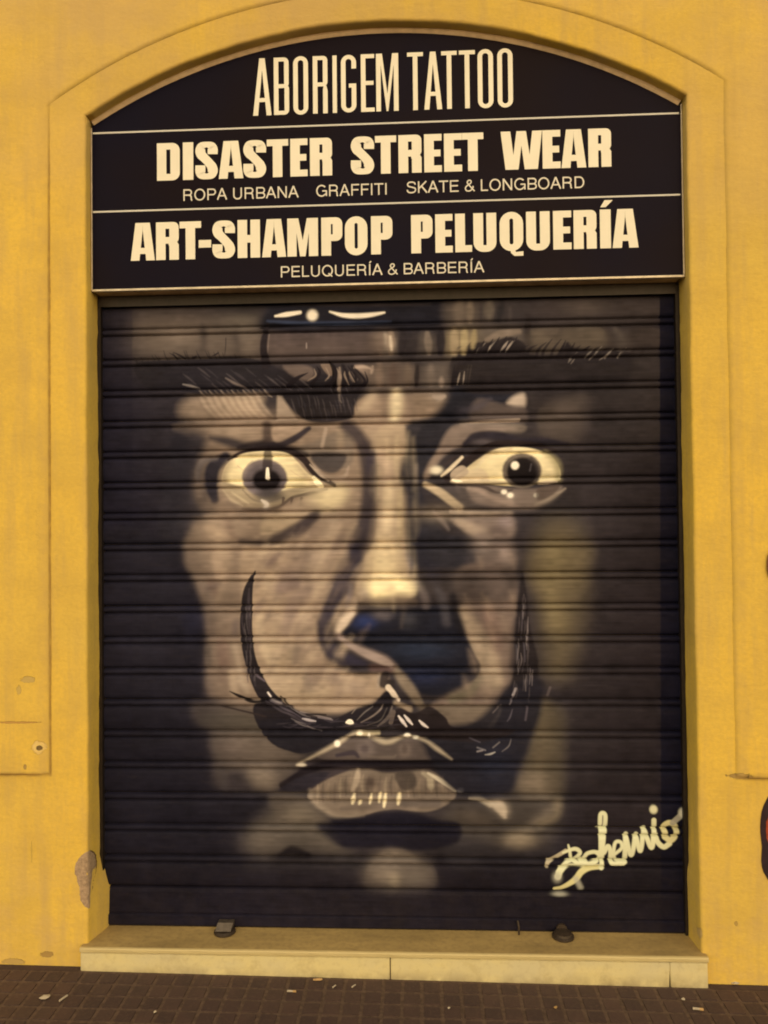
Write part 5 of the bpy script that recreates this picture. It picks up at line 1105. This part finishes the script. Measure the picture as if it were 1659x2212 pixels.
text_line('lettering', [(c, f1(a), f1(b_)) for c, a, b_ in (('D', 52, 220), ('I', 243, 320), ('S', 335, 500), ('A', 507, 688), ('S', 688, 857), ('T', 862, 1020), ('E', 1035, 1162), ('R', 1180, 1343))]
          + [(c, f2(a), f2(b_)) for c, a, b_ in (('S', 5, 147), ('T', 152, 280), ('R', 293, 432), ('E', 448, 554), ('E', 568, 676), ('T', 677, 806), ('W', 910, 1160), ('E', 1162, 1270), ('A', 1275, 1425), ('R', 1438, 1576))],
          392.2, 358.4, 81.5, 82.4, .252, .175, True, CREAM)
f3 = lambda x: (500+x/1.508)*.54; f4 = lambda x: (1600+x/1.659)*.54
text_line('lettering', [(c, f3(a), f3(b_)) for c, a, b_ in (('A', 35, 180), ('R', 188, 325), ('T', 330, 460), ('-', 445, 520), ('S', 528, 664), ('H', 680, 815), ('A', 827, 972), ('M', 980, 1165), ('P', 1185, 1312), ('O', 1327, 1463), ('P', 1485, 1614))]
          + [(c, f4(a), f4(b_)) for c, a, b_ in (('P', 75, 217), ('E', 235, 350), ('L', 367, 478), ('U', 488, 640), ('Q', 662, 818), ('U', 838, 995), ('E', 1017, 1138), ('R', 1153, 1305), ('Í', 1328, 1400), ('A', 1410, 1582))],
          565.6, 532.5, 81.6, 83.7, .252, .175, True, CREAM)
ADV = dict(R=722, O=778, P=667, A=667, U=722, B=667, N=722, G=778, F=611, I=278, T=611, S=667, K=667, E=667, L=556, D=722, Q=778)
ADV.update({'&': 667, 'Í': 278, ' ': 278})
def sans(g, ch, x0, z0, s, k):
    """plain grotesque capitals drawn as strokes in a 1000-unit em; s metres per unit, k extra width factor"""
    T_ = 86.
    P_ = lambda p: (x0+p[0]*s*k, z0+p[1]*s)
    def st(pts, t=T_, smooth_=False):
        pts = [np.array(p, float) for p in pts]
        if smooth_: pts = list(smooth(np.array(pts), 5))
        A, B = [], []
        for i, p in enumerate(pts):
            a = pts[max(i-1, 0)]; d = pts[min(i+1, len(pts)-1)]; v = d-a; v = v/np.hypot(*v); n = np.array([-v[1], v[0]])
            A.append(P_(p+n*t/2)); B.append(P_(p-n*t/2))
        g.ringp(A, B, False)
    def arc(cx, cz, rx, rz, a0, a1, n=14, t=T_):
        A, B = [], []
        for i in range(n+1):
            a = math.radians(a0+(a1-a0)*i/n); c, s_ = math.cos(a), math.sin(a); A.append(P_((cx+(rx+t/2)*c, cz+(rz+t/2)*s_))); B.append(P_((cx+(rx-t/2)*c, cz+(rz-t/2)*s_)))
        g.ringp(A, B, False)
    h = T_/2; H_ = 718
    V_ = lambda x, a=0, b=H_: st([(x, a), (x, b)])
    Hz = lambda z, a, b: st([(a, z), (b, z)])
    if ch in 'IÍ':
        V_(139)
        if ch == 'Í': st([(120, 775), (225, 900)], 80)
    elif ch == 'L': V_(123); Hz(h, 123, 520)
    elif ch == 'T': V_(305); Hz(H_-h, 20, 590)
    elif ch == 'E': V_(130); Hz(h, 130, 615); Hz(375, 130, 575); Hz(H_-h, 130, 605)
    elif ch == 'F': V_(130); Hz(360, 130, 530); Hz(H_-h, 130, 580)
    elif ch == 'A': st([(50, 0), (333, H_)], 92); st([(617, 0), (333, H_)], 92); Hz(250, 150, 520)
    elif ch == 'N': V_(120); V_(603); st([(135, 690), (588, 28)], 94)
    elif ch == 'K': V_(120); st([(130, 270), (590, 718)], 90); st([(290, 420), (625, 0)], 96)
    elif ch in 'OQG':
        if ch == 'G':
            arc(389, 359, 296, 330, 42, 318, 24); V_(690, 20, 370); Hz(345, 430, 690); st([(620, 130), (680, 200)], 80)
        else: arc(389, 359, 300, 330, 0, 360, 32)
        if ch == 'Q': st([(450, 190), (690, -20)], 84)
    elif ch == 'D': V_(125); Hz(h, 125, 360); Hz(H_-h, 125, 360); arc(360, 359, 265, 316, -90, 90, 18)
    elif ch == 'U': V_(130, 230); V_(592, 230); arc(361, 240, 231, 215, 180, 360, 18)
    elif ch in 'PRB':
        V_(125); zc = 335 if ch == 'P' else 350
        Hz(H_-h, 125, 420); Hz(zc, 125, 420); arc(420, (H_-h+zc)/2, 165, (H_-h-zc)/2, -90, 90, 14)
        if ch == 'R': st([(400, 345), (545, 300), (575, 180), (585, 60), (630, 0)], 84, True)
        if ch == 'B': Hz(h, 125, 430); arc(430, (h+zc)/2, 170, (zc-h)/2, -90, 90, 14)
    elif ch == 'S': st([(570, 520), (540, 620), (440, 672), (330, 682), (200, 660), (115, 570), (130, 460), (240, 400), (420, 350), (560, 290), (590, 180), (520, 75), (390, 34), (250, 38), (130, 90), (85, 215)], 84, True)
    elif ch == '&': st([(640, 10), (470, 200), (230, 490), (215, 610), (310, 690), (420, 650), (430, 550), (350, 460), (160, 330), (85, 200), (130, 70), (260, 28), (400, 60), (520, 180), (560, 330)], 78, True)
def small_text(txt, xa, ya, xb, yb, cap):
    a = survey(xa, ya, YS); b_ = survey(xb, yb, YS); zb_ = (a[2]+b_[2])/2; s = cap/CAM['f']*(YS-CAM['y'])/718.
    tot = sum(ADV[c] for c in txt)-150; k = (b_[0]-a[0])/(tot*s); x = a[0]-75*s*k; g = Glyphs()
    for c in txt:
        if c == ' ': g.mb.obj('small_lettering', GREYV2, sign); g = Glyphs()
        sans(g, c, x, zb_, s, k); x += ADV[c]*s*k
    return g.mb.obj('small_lettering', GREYV2, sign)
GREYV2 = simple('white_vinyl', (.66, .66, .66), .5, .35, .03, 8)
small_text('ROPA URBANA', 396, 433.6, 643, 427, 25.5); small_text('GRAFFITI', 684, 425, 836, 420.5, 25.5)
small_text('SKATE & LONGBOARD', 879.5, 418.5, 1261.6, 405.3, 25.5); small_text('PELUQUERÍA & BARBERÍA', 606.6, 599, 1044, 588.8, 24.5)

# ------------------------------------------------------------------ graffiti at the right edge of the wall
INK = simple('dark_spray_paint', (.022, .012, .022), .6, .3, .2, 30); RED = simple('red_spray_paint', (.30, .055, .02), .6, .3, .2, 30)
def graf(pts, name, mat, y): return MB().prism([(lambda s_: (s_[0], s_[2]))(survey(a, b_, y)) for a, b_ in pts], y, y+.002).obj(name, mat, wall)
graf([(1659, 1722), (1650, 1740), (1645.5, 1754), (1643.5, 1770), (1642.5, 1785), (1643, 1800), (1644.5, 1814), (1646.4, 1830), (1645.6, 1845), (1644.8, 1860), (1646.5, 1873), (1650, 1885), (1659, 1900), (1680, 1918), (1740, 1912), (1760, 1800), (1730, 1730), (1690, 1712)], 'graffiti', INK, -.0035)['label'] = 'dark outline of a sprayed letter'
graf([(1662, 1760), (1655.5, 1775), (1655, 1795), (1656.5, 1812), (1662, 1826), (1690, 1836), (1730, 1820), (1735, 1770), (1700, 1752)], 'graffiti_fill', RED, -.0045)
graf([(1666, 1188), (1659, 1200), (1656.6, 1216), (1657.2, 1232), (1661, 1246), (1680, 1254), (1700, 1220), (1690, 1190)], 'graffiti', simple('brown_spray_paint', (.16, .06, .03), .6), -.0135)['label'] = 'small brown sprayed blot'

# ------------------------------------------------------------------ pavement
PAD = m_pad(); GROUT = simple('pavement_joints', (.100, .068, .056), .85, .2, .25, 60, .001)
pav = MB()
nx = 48
for i in range(nx):
    xa, xb = -12+24*i/nx, -12+24*(i+1)/nx
    pav.add([(xa, -4.2, gz(xa)-.0012), (xb, -4.2, gz(xb)-.0012), (xb, .2, gz(xb)-.0012), (xa, .2, gz(xa)-.0012)], [(0, 1, 2, 3)])
pavement = pav.obj('pavement', GROUT); tag(pavement, 'brown pavement of small square pads', kind='structure')
TP = .0735
bm = bmesh.new(); bmesh.ops.create_cube(bm, size=1)
for v in bm.verts: v.co = Vector((v.co.x*.0665, v.co.y*.0665, v.co.z*.012))
bmesh.ops.bevel(bm, geom=[e for e in bm.edges if all(v.co.z > 0 for v in e.verts)]+[e for e in bm.edges if abs(e.verts[0].co.z-e.verts[1].co.z) > .005], offset=.0045, segments=2, affect='EDGES')
pm = bpy.data.meshes.new('tile'); bm.to_mesh(pm); bm.free(); pm.materials.append(PAD)
cells = []
for j in range(60):
    y = -.036-TP/2-TP*j
    if j > 54: break
    for i in range(-60, 61):
        x = i*TP+.02
        cells.append((x, y, j, i))
near = [c for c in cells if c[2] < 6 and abs(c[0]-.1) < 1.78][:296]
ns = set((c[2], c[3]) for c in near)
for (x, y, j, i) in near:
    o = bpy.data.objects.new('tile', pm); link(o, pavement); o.location = (x+rnd.uniform(-.0008, .0008), y+rnd.uniform(-.0008, .0008), gz(x)-.004+rnd.uniform(-.0009, .0009))
    o.rotation_euler = (rnd.uniform(-.012, .012), .0102+rnd.uniform(-.012, .012), rnd.uniform(-.008, .008))
far = MB(); tv = [(-.033, -.033), (.033, -.033), (.033, .033), (-.033, .033)]
for (x, y, j, i) in cells:
    if (j, i) in ns: continue
    z = gz(x)+.001
    far.add([(x+a*.94, y+b_*.94, z) for a, b_ in tv]+[(x+a, y+b_, z-.006) for a, b_ in tv], [(0, 1, 2, 3), (0, 4, 5, 1), (1, 5, 6, 2), (2, 6, 7, 3), (3, 7, 4, 0)])
# the narrow row beside the wall, left and right of the step
for x0_, x1_ in ((-3.6, xl-.004), (xr+.004, 3.6)):
    far.add([(x0_, -.032, gz(x0_)), (x1_, -.032, gz(x1_)), (x1_, -.001, gz(x1_)+.001), (x0_, -.001, gz(x0_)+.001)], [(0, 1, 2, 3)])
fo = far.obj('tiles', PAD, pavement); fo['kind'] = 'stuff'
ASPH = simple('asphalt', (.05, .048, .045), .9, .2, .3, 80, .002); KERB = simple('kerb_stone', (.25, .23, .2), .8, .2, .15, 20)
tag(MB().box((-12, -4.4, -.3), (12, -4.21, .0)).obj('kerb', KERB), 'grey stone kerb', kind='structure')
tag(MB().box((-120, -120, -.4), (120, -4.41, -.13)).box((-120, .6, -.4), (120, 120, -.13)).obj('road', ASPH), 'asphalt road', kind='structure')

# ------------------------------------------------------------------ litter
PAPER = simple('white_paper', (.40, .36, .31), .8, .2, .08, 60); BUTT = simple('orange_filter_paper', (.42, .28, .14), .8, .2, .15, 60)
def butt(px, py, ang, L, label, two=True, r=.0038):
    x, y, z = survey_ground(px, py); z += .003+r; c, s_ = math.cos(ang)*L/2, math.sin(ang)*L/2
    o = MB().tube([(x-c, y-s_, z), (x-c*.2, y-s_*.2, z+.0004), (x+c, y+s_, z)], [r, r*.95, r*.85], 8).obj('cigarette_butt', PAPER)
    if two: MB().tube([(x+c*.30, y+s_*.30, z), (x+c*1.01, y+s_*1.01, z)], r*1.06, 8).obj('filter', BUTT, o)
    return tag(o, label, 'cigarette butt', 'cigarette butts dropped on the pavement')
butt(630, 2145, -.05, .034, 'white cigarette butt lying level on the pavement below the left part of the step', True)
butt(137, 2160, 1.15, .036, 'white cigarette butt tilted on the pavement at the lower left corner', False)
butt(1508, 2184, -.15, .036, 'pale cigarette butt on the pavement below the right end of the step', True, .0045)
butt(722, 2134, 1.0, .018, 'tiny bent cigarette stub close to the middle of the step', False, .0028)
butt(764, 2133, .9, .020, 'tiny straight cigarette stub just left of the joint in the step', False, .0028)
def scrap(px, py, w, d, ang, label, mat=PAPER, seed=1, nm='paper_scrap'):
    x, y, z = survey_ground(px, py); r_ = random.Random(seed); V, n = [], 9
    for k in range(n):
        a = 2*math.pi*k/n; rr_ = r_.uniform(.75, 1.1); V.append((rr_*w/2*math.cos(a), rr_*d/2*math.sin(a), .005+r_.uniform(.001, .005)))
    V.append((0, 0, .0125)); F = [(k, (k+1) % n, n) for k in range(n)]
    V2 = [(a_*math.cos(ang)-b_*math.sin(ang)+x, a_*math.sin(ang)+b_*math.cos(ang)+y, c_+z) for a_, b_, c_ in V]
    V3 = [(a_, b_, c_-.0012) for a_, b_, c_ in V2]; m_ = len(V2)
    o = mesh(nm, V2+V3, F+[tuple(i+m_ for i in f[::-1]) for f in F]+[(k, m_+k, m_+(k+1) % n, (k+1) % n) for k in range(n)], mat)
    return tag(o, label, 'litter')
scrap(98, 2157, .042, .030, .2, 'crumpled white paper scrap on the pavement in the lower left corner', seed=3)
scrap(687, 2120, .038, .014, 0, 'flat yellowed paper strip against the foot of the step', mat=BUTT, seed=5)
scrap(1588, 2127, .040, .022, .1, 'pale crumpled scrap at the foot of the wall right of the step', seed=7)
scrap(1476, 2162, .018, .014, .6, 'tiny white paper crumb below the cracked end of the step', seed=9)
scrap(970, 2182-0, .012, .010, .2, 'tiny pale crumb on the dark pads below the long middle slab of the step', seed=12)
LEAF = simple('dry_leaf', (.30, .20, .09), .8, .2, .2, 40)
scrap(1200, 2180, .016, .012, .9, 'tiny brown leaf fragment on the pavement left of the pale cigarette butt', mat=LEAF, seed=15, nm='leaf_fragment')
scrap(335, 2190, .014, .012, .9, 'tiny pale crumb low on the pavement between the tilted butt and the level butt', seed=18)
